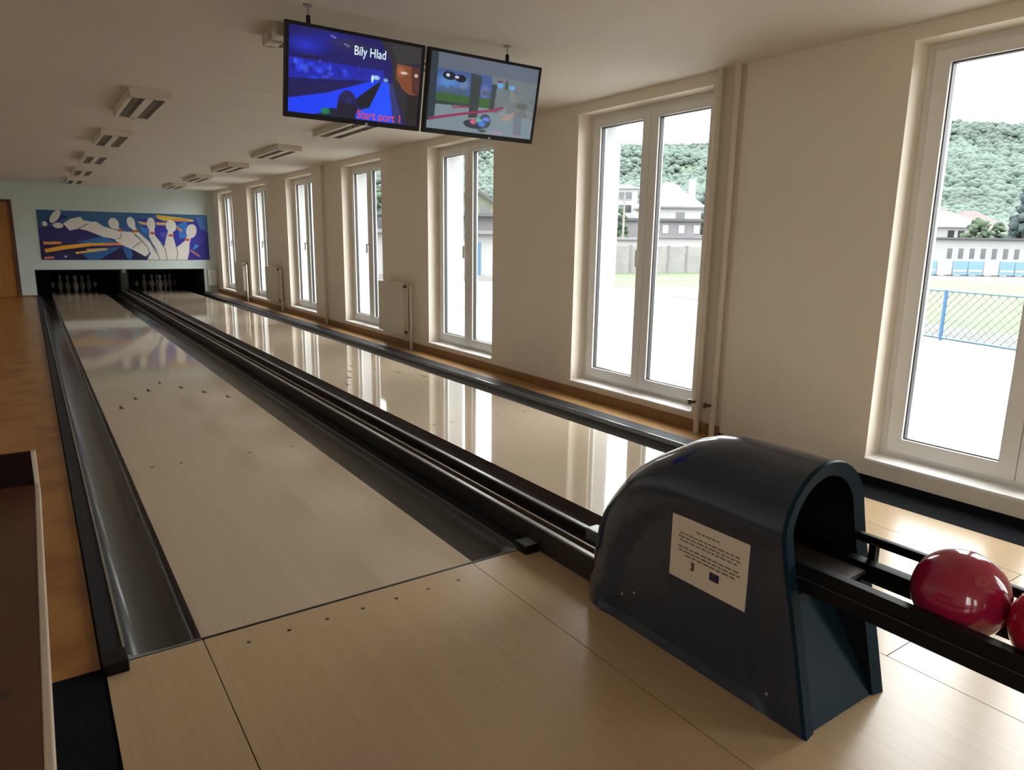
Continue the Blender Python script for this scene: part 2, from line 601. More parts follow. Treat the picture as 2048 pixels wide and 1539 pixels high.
door = thing('door_1', (DX1, YB, 0), 'orange-brown wooden door in a dark frame in the end wall', kind='structure')
MB().box(DX0, DX1, YB + 0.02, YB + 0.06, 0, DZ).build('door_leaf', M['door'], door)
MB().box(DX1, DX1 + 0.06, YB - 0.02, YB + 0.08, 0, DZ + 0.06).box(DX0 - 0.06, DX0, YB - 0.02, YB + 0.08, 0, DZ + 0.06) \
    .box(DX0, DX1, YB - 0.02, YB + 0.08, DZ, DZ + 0.06).build('door_frame', M['door_frame'], door)
MB().box(DX0 + 0.05, DX0 + 0.08, YB - 0.03, YB + 0.02, 1.0, 1.02).box(DX0 + 0.05, DX0 + 0.17, YB - 0.045, YB - 0.03, 1.0, 1.02) \
    .build('door_handle', M['steel'], door)

bb = MB().box(XW - 0.018, XW + 0.01, 0.75, YB, -0.01, 0.075)
tag(bb.build('baseboard_right', M['base_wood'], bevel=0.004), 'brown wooden baseboard below the windows', kind='structure')
tag(box('baseboard_carpet', M['carpet'], None, XW - 0.008, XW + 0.01, YF, 0.75, -0.01, 0.03), 'black carpet edging along the wall', kind='structure')
tag(box('baseboard_back', M['base_wood'], None, DX1 + 0.06, PX0, YB - 0.012, YB + 0.01, -0.01, 0.03), 'brown strip at the foot of the end wall', kind='structure')


# ------------------------------------------------------------------ windows
def make_window(n, a, b):
    t = thing('window_%d' % n, (3.70, b, WZ0), 'tall white two-leaf window in a deep reveal', kind='structure')
    MB().frame_x(3.70, 3.77, a, b, WZ0, WZ1, 0.05, 0.05, 0.05).build('window_frame', M['pvc'], t, bevel=0.004)
    mid = (a + b) / 2
    for k, (y0, y1) in enumerate(((a + 0.045, mid - 0.0015), (mid + 0.0015, b - 0.045))):
        s = MB().frame_x(3.682, 3.752, y0, y1, WZ0 + 0.045, WZ1 - 0.04, 0.082, 0.085, 0.065).build('sash', M['pvc'], t, bevel=0.006)
        i = (y0 + 0.082, y1 - 0.082, WZ0 + 0.13, WZ1 - 0.105)
        MB().frame_x(3.700, 3.735, *i, 0.006, 0.006, 0.006).build('gasket', M['gasket'], s)
        MB().box(3.715, 3.721, i[0] + 0.003, i[1] - 0.003, i[2] + 0.003, i[3] - 0.003).build('pane', M['glass'], s)
        if k == 1:
            y = y0 + 0.035
            MB().box(3.672, 3.684, y - 0.014, y + 0.014, 1.20, 1.30).tube((3.675, y, 1.27), (3.64, y, 1.27), 0.009) \
                .box(3.632, 3.650, y - 0.010, y + 0.010, 1.15, 1.282).build('handle', M['pvc'], s, bevel=0.003)
    MB().box(XW - 0.025, 3.702, a - 0.0, b + 0.0, WZ0 - 0.002, WZ0 + 0.016).build('window_sill', M['sill'], t, bevel=0.005)
    return t


for n, (a, b) in enumerate(WIN):
    make_window(n + 1, a, b)
for n, (a, b) in enumerate(ADDED_WIN):
    t = thing('window_%d' % (len(WIN) + 1 + n), (XL - 0.15, a, WZ0), 'unseen tall white window added for more light, opposite the row of windows', kind='structure')
    for y0, y1, z0, z1 in ((a, a + 0.12, WZ0, WZ1), (b - 0.12, b, WZ0, WZ1), (a, b, WZ0, WZ0 + 0.12), (a, b, WZ1 - 0.12, WZ1),
                           ((a + b) / 2 - 0.08, (a + b) / 2 + 0.08, WZ0, WZ1)):
        MB().box(XL - 0.2, XL - 0.13, y0, y1, z0, z1).build('window_frame', M['pvc'], t)
    MB().box(XL - 0.168, XL - 0.162, a + 0.1, b - 0.1, WZ0 + 0.1, WZ1 - 0.1).build('pane', M['glass'], t)

# ------------------------------------------------------------------ bowling lanes
LANES = (0.0, 1.866)
LW = 1.066
Y_END = YB + 0.002


def trough(x0, x1, depth, n=10):
    # high on the capping side (x0), ending lower against the lane (x1)
    out = []
    for k in range(n + 1):
        s_ = k / n
        out.append((x0 + (x1 - x0) * (0.5 - 0.5 * math.cos(math.pi * s_)), -0.010 - depth * math.sin(math.pi * 0.76 * s_) ** 0.9))
    return out


def make_lane(x, capl, capr, label):
    t = thing('bowling_lane', (x, 0, 0), label, 'bowling lane', 'pair of bowling lanes')
    MB().box(x, x + LW, 0.006, Y_END, -0.12, -0.001).build('lane_bed', M['lane_side'], t)
    MB().box(x, x + LW, 0.006, Y_END, -0.001, 0.0).build('lane_surface', M['lane'], t)
    MB().box(x, x + LW, -0.0045, 0.007, -0.02, 0.0008).build('foul_line', M['black_plastic'], t)
    for g0, g1 in ((x - 0.222, x - 0.001), (x + LW + 0.222, x + LW + 0.001)):
        p = trough(g0, g1, 0.075)
        rows = [[(px, y, pz) for px, pz in p] for y in (0.0, 4, 9, Y_END)]
        low = [[(px, y, pz - 0.006) for px, pz in p] for y in (0.0, 4, 9, Y_END)]
        MB().grid(rows).grid(low).build('gutter', M['gutter'], t, smooth=40)
        lip = [[(px, y, pz * k + 0.002 - 0.002 * k) for px, pz in p] for y, k in ((-0.004, 0.0), (0.03, 0.15), (0.07, 0.6), (0.11, 1.12))]
        MB().grid(lip).build('gutter_lip', M['gutter_end'], t, smooth=40)
    for c0, c1, s in ((capl[0], capl[1], 1), (capr[0], capr[1], -1)):
        MB().box(c0, c1, 0.0, YB, -0.12, 0.012).build('gutter_capping', M['cap'], t, bevel=0.004)
        MB().box(c0 + 0.002, c1 + 0.004, -0.065, 0.03, -0.004, 0.036).build('capping_end_block', M['black_plastic'], t, bevel=0.006)
        if 1.0 < c0 < 1.5:
            MB().box(c0 + 0.008, c1 - 0.002, -0.055, 0.02, 0.0355, 0.038).build('block_cover', M['gutter_end'], t, bevel=0.001)
        e = c1 if s == 1 else c0
        MB().box(e - 0.004, e + 0.004, 0.0, YB, -0.03, 0.016).build('edge_strip', M['steel'], t)
    for k in range(7):
        ax, ay = x + LW / 2 + (k - 3) * 0.1335, 4.75 - abs(k - 3) * 0.30
        MB().prism([(ax - 0.016, ay - 0.075), (ax + 0.016, ay - 0.075), (ax, ay + 0.075)], 'z', -0.0004, 0.0006).build('arrow', M['dot'], t)
    for dx in (0.125, 0.28, 0.68, 0.94):
        MB().tube((x + dx, 2.08, -0.0004), (x + dx, 2.08, 0.0006), 0.011, 10).build('guide_dot', M['dot'], t)
    return t


make_lane(0.0, (-0.29, -0.224), (1.066 + 0.224, 1.362), 'pale glossy bowling lane beside the orange parquet floor')
make_lane(1.866, (1.575, 1.866 - 0.224), (2.932 + 0.224, 3.302), 'pale glossy bowling lane beside the window wall')
for k in range(7):     # approach dots are set in the approach
    for lx in LANES:
        MB().tube((lx + 0.127 + k * 0.1345, -0.103, -0.0004), (lx + 0.127 + k * 0.1345, -0.103, 0.0006), 0.0075, 10) \
            .build('approach_dot', M['dot'], floor)

# ------------------------------------------------------------------ ball return track between the lanes
t = thing('ball_return_track', (1.468, 0, 0), 'black ribbed ball return track between the two lanes', 'ball track')
MB().prism([(-0.44, 0.0), (0.0, 0.0), (0.0, -0.12), (YB, -0.12), (YB, 0.055), (-0.44, 0.055)], 'x', 1.366, 1.571) \
    .build('track_bed', M['track'], t, bevel=0.003)
MB().box(1.366, 1.378, -0.44, YB, 0.05, 0.104).build('side_rail', M['track'], t, bevel=0.002)
MB().box(1.366, 1.388, -0.44, YB, 0.102, 0.112).build('rail_cap', M['rail'], t, bevel=0.002)
MB().box(1.556, 1.571, -0.20, YB, 0.05, 0.094).build('side_rail', M['track'], t, bevel=0.002)
MB().box(1.548, 1.571, -0.20, YB, 0.092, 0.102).build('rail_cap', M['rail'], t, bevel=0.002)
MB().box(1.462, 1.474, -0.44, YB, 0.05, 0.085).build('centre_rib', M['rib'], t, bevel=0.002)
MB().box(1.545, 1.61, -0.28, -0.16, 0.03, 0.106).build('end_bracket', M['rail'], t, bevel=0.004)

# ------------------------------------------------------------------ ball return hood and rack
HX, HW = 1.465, 0.20
sil_z = [0.0, 0.10, 0.20, 0.30, 0.373, 0.46, 0.542, 0.61, 0.663, 0.70, 0.72, 0.73]
sil_y = [-0.435, -0.435, -0.44, -0.46, -0.49, -0.55, -0.62, -0.71, -0.795, -0.86, -0.92, -0.99]
ZS, ZT = 0.53, 0.73


def hood_w(z):
    return HW if z <= ZS else HW * math.sqrt(max(0.0, 1 - ((z - ZS) / (ZT - ZS)) ** 2))


def hood_back(z):
    return float(np.interp(z, (0, 0.16, 0.32, 0.45, 0.55, 0.73), (-1.407, -1.372, -1.335, -1.302, -1.284, -1.283)))


def smooth01(x):
    x = min(1, max(0, x))
    return x * x * (3 - 2 * x)


def inset(y, z):
    """shallow recessed panel on the flanks, arched towards the nose"""
    e = math.hypot(max(0, (y + 0.98)) / 0.40, z / 0.52)
    k = smooth01((1 - e) / 0.055) if y > -0.98 else smooth01((0.52 - z) / 0.035)
    return 0.026 * k * smooth01((y + 1.34) / 0.14) * smooth01((z - 0.0) / 0.02)


ret = thing('ball_return', (HX, -0.95, 0), 'slate-blue ball return hood with black rack, standing on the approach', 'ball return')
zs = [0, 0.02, 0.05, 0.08, 0.10, 0.13, 0.17, 0.21, 0.25, 0.29, 0.33, 0.37, 0.41, 0.44, 0.47, 0.50, 0.53] + \
     [ZS + (ZT - ZS) * math.sin(math.radians(a)) for a in (8, 16, 24, 32, 40, 48, 56, 64, 71, 77, 82, 86, 88.5)] + [ZT]
rows = []
for z in zs:
    w, yf, yb = hood_w(z), float(np.interp(z, sil_z, sil_y)), hood_back(z)
    R = min(0.20, (yf - yb) * 0.5)
    ys = yf - R
    half = []
    for k in range(27):
        y = yb + (ys - yb) * k / 26
        half.append((w - min(inset(y, z), w * 0.5), y))
    for k in range(1, 15):
        q = math.radians(90 * k / 14)
        p = 2 / 2.7
        xx = w * math.cos(q) ** p if k < 14 else 0
        y = ys + R * math.sin(q) ** p
        fl = 0.008 * (1 - smooth01((z - 0.09) / 0.02))
        half.append((max(0, xx - min(inset(y, z), xx * 0.5)) + (fl if 0 < k < 14 else 0), y + fl))
    row = [(HX - x, y, z) for x, y in half] + [(HX + x, y, z) for x, y in reversed(half[:-1])]
    rows.append(row)
MB().grid(rows).build('hood', M['hood'], ret, smooth=50, doubles=0.0004)

# rim round the mouth, slanted like the back of the hood
WI, ZI = 0.152, 0.685


def arch(w, zt, n=18, zb=0.0):
    pts = [(-w, zb + (ZS - zb) * k / 10) for k in range(11)]
    pts += [(-w * math.cos(math.radians(180 * k / n)), ZS + (zt - ZS) * math.sin(math.radians(180 * k / n))) for k in range(1, n)]
    return pts + [(w, zb + (ZS - zb) * k / 10) for k in range(10, -1, -1)]


oa, ia = arch(HW, ZT), arch(WI, ZI)
lip = [(o[0] * 0.93 + i[0] * 0.07, o[1] * 0.93 + i[1] * 0.07) for o, i in zip(oa, ia)]
MB().grid([[(HX + x, hood_back(z), z) for x, z in oa], [(HX + x, hood_back(z) - 0.012, z) for x, z in lip],
           [(HX + x, hood_back(z) - 0.004, z) for x, z in ia]]).build('mouth_rim', M['hood_panel'], ret, smooth=50)
MB().grid([[(HX + x, hood_back(z) - 0.004, z) for x, z in ia], [(HX + x * 0.97, -1.02, z) for x, z in ia]]) \
    .build('mouth_lining', M['black_plastic'], ret, smooth=50)
MB().prism([(HX + x * 0.985, z) for x, z in arch(WI, ZI)], 'y', -1.03, -1.01).build('mouth_dark_cap', M['black'], ret)  # black end cap stands in for the shade inside the hood
MB().add([(HX - WI, -1.405, 0.0), (HX + WI, -1.405, 0.0), (HX + WI, -1.235, 0.275), (HX - WI, -1.235, 0.275),
          (HX - WI, -1.06, 0.0), (HX + WI, -1.06, 0.0), (HX + WI, -1.06, 0.275), (HX - WI, -1.06, 0.275)],
         [(0, 1, 2, 3), (4, 7, 6, 5), (3, 2, 6, 7), (0, 3, 7, 4), (1, 5, 6, 2), (0, 4, 5, 1)]).build('kick_panel', M['hood_panel'], ret)
MB().box(HX - WI + 0.004, HX + WI - 0.004, -1.24, -1.02, 0.275, 0.30).build('mouth_tray', M['black'], ret)
# rack
MB().box(1.322, 1.358, -3.0, -1.05, 0.385, 0.466).build('rack_rail', M['rack'], ret, bevel=0.004)
MB().box(1.318, 1.3215, -3.0, -1.05, 0.427, 0.4285).build('rail_seam', M['lamp_dark'], ret)
MB().box(1.556, 1.60, -3.0, -1.05, 0.375, 0.428).build('rack_rail', M['rack'], ret, bevel=0.004)
MB().box(1.618, 1.640, -3.0, -1.30, 0.462, 0.488).build('guard_rail', M['rack'], ret, bevel=0.004)
for yb_ in (-1.365, -2.49):
    MB().box(1.598, 1.622, yb_ - 0.01, yb_ + 0.01, 0.39, 0.475).build('guard_bracket', M['rack'], ret)
MB().box(1.385, 1.54, -1.385, -1.02, 0.405, 0.418).build('entry_plate', M['plate'], ret, bevel=0.002)
MB().box(1.33, 1.60, -2.75, -2.70, 0.345, 0.39).box(1.43, 1.50, -2.76, -2.69, 0.0, 0.36).box(1.31, 1.62, -2.86, -2.59, 0.0, 0.02) \
    .build('rack_foot', M['rack'], ret, bevel=0.003)
MB().lathe([(0.004, 0), (0.006, 0.001), (0.005, 0.003)], tuple(ORG[ret]), 8).build('screw', M['steel'], ret)
sc_ = [o for o in ret.children if o.name.startswith('screw')][0]
sc_.rotation_euler = (0, -math.pi / 2, 0)
for k, (y, z) in enumerate(((-1.28, 0.06), (-0.66, 0.09), (-0.72, 0.12))):
    s = sc_ if k == 0 else sc_.copy()
    if k:
        col.objects.link(s)
    s.location = Vector((HX - HW + inset(y, z) + 0.0005, y, z)) - ORG[ret]

# notice sheet on the flank
SXF = HX - HW + 0.026
sheet = MB().box(SXF - 0.0022, SXF + 0.002, -1.173, -0.876, 0.262, 0.474).build('notice_sheet', M['paper'], ret, label='cream paper notice with faded print')


def sh(y, z, w, h):
    return (SXF - 0.0030, SXF - 0.0020, -0.876 - y - w, -0.876 - y, 0.474 - z - h, 0.474 - z)


lines = MB()
for li, (z, y0, y1) in enumerate(((0.030, 0.10, 0.185), (0.052, 0.035, 0.262), (0.064, 0.03, 0.265), (0.076, 0.035, 0.255),
                                  (0.098, 0.03, 0.262), (0.110, 0.035, 0.268), (0.122, 0.06, 0.25))):
    y = y0
    while y < y1:
        w = random.uniform(0.010, 0.026)
        lines.box(*sh(y, z, min(w, y1 - y + 0.004), 0.0052))
        y += w + 0.005
lines.build('text_lines', M['ink'], sheet, kind='stuff')
MB().box(*sh(0.162, 0.140, 0.036, 0.026)).build('flag_print', M['flag_blue'], sheet)
st = MB()
for k in range(12):
    q = math.radians(30 * k)
    c = (0.180 + 0.0085 * math.cos(q), 0.153 + 0.0085 * math.sin(q))
    b = sh(c[0] - 0.0008, c[1] - 0.0008, 0.0016, 0.0016)
    st.box(b[0] - 0.0004, b[1] - 0.0008, *b[2:])
st.build('flag_stars', M['flag_star'], sheet)
MB().box(*sh(0.088, 0.138, 0.012, 0.010)).box(*sh(0.091, 0.148, 0.010, 0.012)).box(*sh(0.086, 0.160, 0.012, 0.006)).build('crest_print', M['red_ink'], sheet)


# ------------------------------------------------------------------ balls on the rack
def make_ball(c, m, label, holes, strokes):
    r = 0.1085
    t = thing('bowling_ball', c, label, 'bowling ball', 'balls waiting on the return rack')
    me = bpy.data.meshes.new('ball_shell')
    bm = bmesh.new()
    bmesh.ops.create_uvsphere(bm, u_segments=64, v_segments=40, radius=r)
    bm.to_mesh(me)
    bm.free()
    me.polygons.foreach_set('use_smooth', [True] * len(me.polygons))
    obj_from('ball_shell', me, m, t)
    to_cam = (CAM - Vector(c)).normalized()
    right = to_cam.cross(Vector((0, 0, 1))).normalized() * -1
    upv = right.cross(to_cam) * -1
    upv = upv if upv.z > 0 else -upv

    def sp(a, b, rr=r):
        """a, b: offsets across the visible face in ball radii"""
        d = to_cam * math.sqrt(max(0.02, 1 - a * a - b * b)) + right * a + upv * b
        return Vector(c) + d.normalized() * rr
    for a, b in holes:
        p = sp(a, b)
        n = (p - Vector(c)).normalized()
        MB().tube(p - n * 0.003, p + n * 0.0006, 0.0125, 20).build('finger_hole', M['black'], t)
    if strokes:
        mb = MB()
        for s in strokes:
            pts = [sp(a, b, r + 0.0001) for a, b in s]
            for p, q in zip(pts[:-1], pts[1:]):
                mb.tube(p, q, 0.0008, 5)
        mb.build('engraving', M['engrave'], t)
    return t


def wob(cx, cy, rx, ry, n=14):
    return [(cx + rx * math.cos(2 * math.pi * k / n), cy + ry * math.sin(2 * math.pi * k / n)) for k in range(n + 1)]


emb = [wob(0.36, 0.36, 0.13, 0.11), wob(0.36, 0.36, 0.08, 0.07)]
emb += [[(0.25 + 0.05 * k, 0.25 + 0.02 * (k % 2)), (0.30 + 0.05 * k, 0.45 - 0.02 * (k % 2))] for k in range(4)]
emb += [[(0.40 + 0.05 * k, 0.16), (0.43 + 0.05 * k, 0.22), (0.45 + 0.05 * k, 0.16)] for k in range(4)]
make_ball((1.466, -1.655, 0.489), M['ball'], 'dark crimson bowling ball with a faded round crest, next to the hood', [], emb)
emb2 = [[(-0.62, -0.18), (-0.58, -0.30), (-0.54, -0.18)], [(-0.50, -0.19), (-0.50, -0.30), (-0.43, -0.30)],
        [(-0.40, -0.2), (-0.40, -0.31), (-0.33, -0.31)], [(-0.30, -0.21), (-0.22, -0.21), (-0.26, -0.32)]]
make_ball((1.466, -1.8735, 0.489), M['ball2'], 'bright red bowling ball with drilled finger holes, behind the crimson one',
          [(-0.34, 0.12), (-0.12, 0.20), (-0.10, -0.16)], emb2)

# ------------------------------------------------------------------ pin pits and pins
for x0, x1, lab in ((PX0, PXM - 0.06, 'black open pin pit at the end of the lane beside the parquet'),
                    (PXM + 0.06, PX1, 'black open pin pit at the end of the lane beside the windows')):
    t = thing('pin_pit', ((x0 + x1) / 2, 17.5, 0), lab, 'pin pit', 'pair of pin pits')
    MB().box(x0, x0 + 0.025, YB + 0.002, 18.85, -0.12, PZ).build('side_panel', M['black'], t)
    MB().box(x1 - 0.025, x1, YB + 0.002, 18.85, -0.12, PZ).build('side_panel', M['black'], t)
    MB().box(x0, x1, YB + 0.002, 18.85, PZ - 0.02, PZ).build('top_panel', M['black'], t)
    MB().box(x0, x1, 18.6, 18.63, -0.12, PZ).build('back_curtain', M['black'], t)
    lx = 0.0 if x0 < 1 else 1.866
    MB().box(lx, lx + LW, YB + 0.002, 18.6, -0.12, 0.0).build('pin_deck', M['lane'], t)
    MB().box(x0, lx, YB + 0.002, 18.6, -0.12, -0.06).build('pit_floor', M['black'], t)
    MB().box(lx + LW, x1, YB + 0.002, 18.6, -0.12, -0.06).build('pit_floor', M['black'], t)
t = thing('pit_divider', (PXM, YB, 0), 'narrow dark post between the two pin pits', 'post')
MB().box(PXM - 0.06, PXM + 0.06, YB + 0.001, 18.8, -0.12, PZ).build('post_body', M['track'], t)
MB().box(PXM - 0.03, PXM + 0.03, YB - 0.006, YB + 0.02, PZ - 0.09, PZ - 0.005).build('post_plate', M['rail'], t)

prof = [(0.026, 0), (0.029, 0.006), (0.0355, 0.03), (0.045, 0.06), (0.053, 0.09), (0.0605, 0.115), (0.058, 0.145), (0.049, 0.18),
        (0.036, 0.215), (0.026, 0.245), (0.0235, 0.262), (0.0245, 0.285), (0.030, 0.315), (0.0325, 0.342), (0.030, 0.362), (0.020, 0.377), (0.004, 0.381)]
proto = None
for li, lx in enumerate(LANES):
    lab = ('white bowling pin with red neck stripes, racked on the lane beside the parquet',
           'white bowling pin with red neck stripes, racked on the lane beside the windows')[li]
    for r in range(4):
        for k in range(r + 1):
            p = (lx + LW / 2 + (k - r / 2) * 0.3048, 17.85 + r * 0.264, 0.0)
            if proto is None:
                proto = thing('bowling_pin', p, lab, 'bowling pin', 'pins racked at the end of the parquet-side lane')
                MB().lathe(prof, p, 20).build('pin_body', M['pin'], proto, smooth=60)
                for z in (0.248, 0.275):
                    MB().lathe([(0.0262, z - 0.004), (0.0268, z), (0.0262, z + 0.004)], p, 20).build('neck_stripe', M['pin_red'], proto, smooth=60)
            else:
                c = copy_tree(proto, p)
                tag(c, lab, group=('pins racked at the end of the parquet-side lane', 'pins racked at the end of the window-side lane')[li])

# ------------------------------------------------------------------ poster
im = Img(440, 136, (44, 84, 128))
P = lambda x, y: ((x - 85) / 1765, (y - 106) / 516)
cB = (232, 226, 218)
im.poly([(0, 0), (1, 0), (1, 1), (0, 1)], (50, 98, 150))
im.poly([(0, 0), (0.12, 0), (0.05, 0.35), (0, 0.4)], (36, 84, 128))
im.poly([(0, 0.36), (0.10, 0.28), (0.30, 0.42), (0.45, 0.62), (0.58, 0.75), (0.60, 1), (0, 1)], (46, 40, 112))
im.poly([(0.0, 0.62), (0.2, 0.7), (0.6, 0.8), (0.6, 1), (0, 1)], (34, 16, 76))
im.poly([P(430, 430), P(700, 370), P(900, 460), P(640, 470)], (36, 112, 176))
im.poly([P(480, 560), P(760, 490), P(880, 480), P(640, 620), P(540, 620)], (36, 104, 164))
im.poly([P(890, 480), P(960, 470), P(1000, 560), P(960, 620), P(930, 600)], (40, 104, 172))
im.poly([P(240, 130), P(380, 170), P(240, 240), P(130, 270)], (40, 34, 110))
im.poly([P(510, 105), P(960, 105), P(960, 180), P(560, 200)], (56, 104, 150))
im.poly([P(1060, 170), P(1850, 150), P(1850, 620), P(1500, 620)], (52, 48, 170))
im.poly([P(1500, 230), P(1600, 180), P(1650, 260), P(1590, 370), P(1520, 380)], (52, 120, 206))
im.poly([P(1720, 130), P(1850, 110), P(1850, 300), P(1760, 260)], (70, 120, 190))
im.poly([P(1690, 440), P(1740, 460), P(1720, 530), P(1660, 510)], (60, 140, 214))
im.poly([P(1600, 560), P(1850, 380), P(1850, 620), P(1590, 620)], (42, 30, 140))
im.poly([P(1100, 260), P(1190, 280), P(1180, 330), P(1110, 310)], (50, 120, 210))
im.poly([P(1290, 320), P(1400, 300), P(1380, 390), P(1320, 370)], (84, 80, 190))
for pts, c in (([P(115, 432), P(285, 430), P(290, 455), P(120, 462)], (240, 150, 60)),
               ([P(120, 510), P(300, 470), P(560, 440), P(905, 436), P(910, 462), P(600, 470), P(320, 510), P(130, 545)], (250, 180, 50)),
               ([P(700, 436), P(905, 436), P(910, 462), P(700, 466)], (244, 140, 80)),
               ([P(410, 540), P(740, 495), P(730, 515), P(420, 558)], (246, 190, 70)),
               ([P(520, 505), P(730, 492), P(700, 520), P(540, 530)], (222, 190, 150)),
               ([P(110, 590), P(200, 585), P(210, 605), P(110, 612)], (230, 130, 110)),
               ([P(1280, 120), P(1560, 145), P(1700, 165), P(1690, 185), P(1360, 185), P(1290, 160)], (224, 190, 60)),
               ([P(1450, 160), P(1620, 158), P(1620, 180), P(1440, 182)], (226, 140, 40)),
               ([P(1270, 205), P(1400, 205), P(1400, 235), P(1280, 235)], (226, 190, 110)),
               ([P(1080, 195), P(1190, 210), P(1180, 240), P(1100, 225)], (226, 180, 110)),
               ([P(1500, 240), P(1560, 280), P(1550, 305), P(1500, 270)], (220, 160, 60)),
               ([P(1640, 505), P(1745, 580), P(1735, 590), P(1630, 520)], (210, 130, 100)),
               ([P(950, 320), P(1040, 320), P(1040, 340), P(960, 335)], (224, 190, 60))):
    im.poly(pts, c)
A = 3.4
im.ell(*P(255, 170), 0.020, 0.155, cB, rot=0.65, asp=A)
im.ell(*P(150, 248), 0.014, 0.05, cB)
im.ell(*P(275, 262), 0.028, 0.055, cB)
im.poly([P(325, 240), P(400, 190), P(500, 165), P(522, 200), P(600, 215), P(650, 212), P(720, 262), P(880, 310), P(895, 385),
         P(830, 398), P(700, 372), P(560, 312), P(470, 290), P(380, 312)], cB)
im.ell(*P(825, 228), 0.030, 0.115, cB, rot=-0.25, asp=A)
im.poly([P(840, 270), P(880, 270), P(900, 310), P(1000, 315), P(1100, 420), P(1185, 530), P(1130, 585), P(1020, 520), P(900, 462), P(825, 412), P(860, 320)], cB)
im.ell(*P(1005, 215), 0.024, 0.125, cB, rot=-0.2, asp=A)
im.poly([P(1000, 260), P(1050, 260), P(1070, 310), P(1190, 430), P(1280, 620), P(1145, 620), P(1190, 545), P(1140, 470), P(1040, 330)], cB)
im.ell(*P(1218, 225), 0.025, 0.14, cB, asp=A)
im.poly([P(1195, 280), P(1250, 280), P(1250, 350), P(1345, 480), P(1372, 620), P(1270, 620), P(1240, 500), P(1185, 360)], cB)
im.ell(*P(1435, 240), 0.033, 0.13, cB, asp=A)
im.poly([P(1400, 290), P(1450, 290), P(1450, 370), P(1475, 480), P(1480, 620), P(1365, 620), P(1340, 480), P(1370, 375)], cB)
im.ell(*P(1660, 292), 0.033, 0.155, cB, rot=0.3, asp=A)
im.poly([P(1600, 350), P(1650, 370), P(1630, 430), P(1615, 540), P(1590, 622), P(1480, 622), P(1478, 480), P(1590, 395)], cB)
for pts in (([P(890, 330), P(885, 380), P(850, 395)]), ([P(1100, 420), P(1050, 450), P(1000, 490)]), ([P(1080, 370), P(1170, 500), P(1170, 550), P(1130, 585)]),
            ([P(1190, 400), P(1250, 500), P(1280, 620)]), ([P(1310, 440), P(1350, 500), P(1362, 620)]), ([P(1470, 450), P(1485, 540), P(1470, 620)]), ([P(560, 240), P(450, 300)])):
    im.line(pts, 0.008, (110, 104, 110), asp=A)
for q in ((885, 298), (1045, 305), (1225, 325), (1425, 345), (1605, 392)):
    im.ell(*P(*q), 0.017, 0.028, (200, 90, 60))
im.ell(*P(300, 585), 0.05, 0.09, (44, 60, 130), 0.6, soft=0.5)
im.ell(*P(315, 585), 0.007, 0.02, (200, 210, 240))
pz0, pz1, pxa, pxb = 0.800, 1.885, -0.118, 3.375
t = thing('wall_poster', ((pxa + pxb) / 2, YB, pz0), 'blue banner of flying white bowling pins on the end wall', 'poster')
MB().box(pxa, pxb, YB - 0.014, YB, pz0, pz1).build('backing_board', M['box_white'], t)
im.mesh('printed_face', lambda u, v: (pxa + (pxb - pxa) * u, YB - 0.0155, pz1 - (pz1 - pz0) * v), attr_mat('poster_print', 0, 0.6), t)

t = thing('wall_box', (3.40, YB, 0.17), 'small white box on the end wall beside the right-hand pit', 'box')
MB().box(3.30, 3.50, YB - 0.06, YB, 0.17, 0.56).build('box_body', M['box_white'], t, bevel=0.006)
MB().box(3.33, 3.36, YB - 0.066, YB - 0.058, 0.22, 0.52).build('box_cover', M['sill'], t)


# ------------------------------------------------------------------ ceiling lights
def make_lamp(x0, y0, w, l, label, group):
    """long axis along Y, hanging right under the ceiling"""
    x1, y1 = x0 + w, y0 + l
    zb = ZC - 0.062
    t = thing('ceiling_light', ((x0 + x1) / 2, (y0 + y1) / 2, ZC), label, 'ceiling light', group)
    MB().box(x0 + 0.012, x1 - 0.012, y0 + 0.012, y1 - 0.012, ZC - 0.02, ZC).build('back_tray', M['lamp'], t)
    ed = 0.03
    mid = (x0 + x1) / 2
    fr = MB().box(x0, x0 + ed, y0, y1, zb, ZC).box(x1 - ed, x1, y0, y1, zb, ZC).box(x0, x1, y0, y0 + 0.075, zb, ZC) \
        .box(x0, x1, y1 - 0.075, y1, zb, ZC).box(mid - 0.03, mid + 0.03, y0, y1, zb, ZC)
    fr.build('housing', M['lamp'], t)
    for a, b in ((x0 + ed, mid - 0.03), (mid + 0.03, x1 - ed)):
        MB().box(a, b, y0 + 0.07, y1 - 0.07, ZC - 0.024, ZC - 0.02).build('reflector', M['lamp_dark'], t)
        MB().tube(((a + b) / 2, y0 + 0.075, ZC - 0.038), ((a + b) / 2, y1 - 0.075, ZC - 0.038), 0.012, 10).build('tube', M['tube'], t, smooth=40)
        lv = MB()
        n = 12
        for k in range(n):
            y = y0 + 0.09 + (l - 0.18) * k / (n - 1)
            lv.box(a, b, y - 0.0012, y + 0.0012, zb + 0.003, zb + 0.022)
        lv.build('louvre', M['louvre'], t, kind='stuff')
    return t


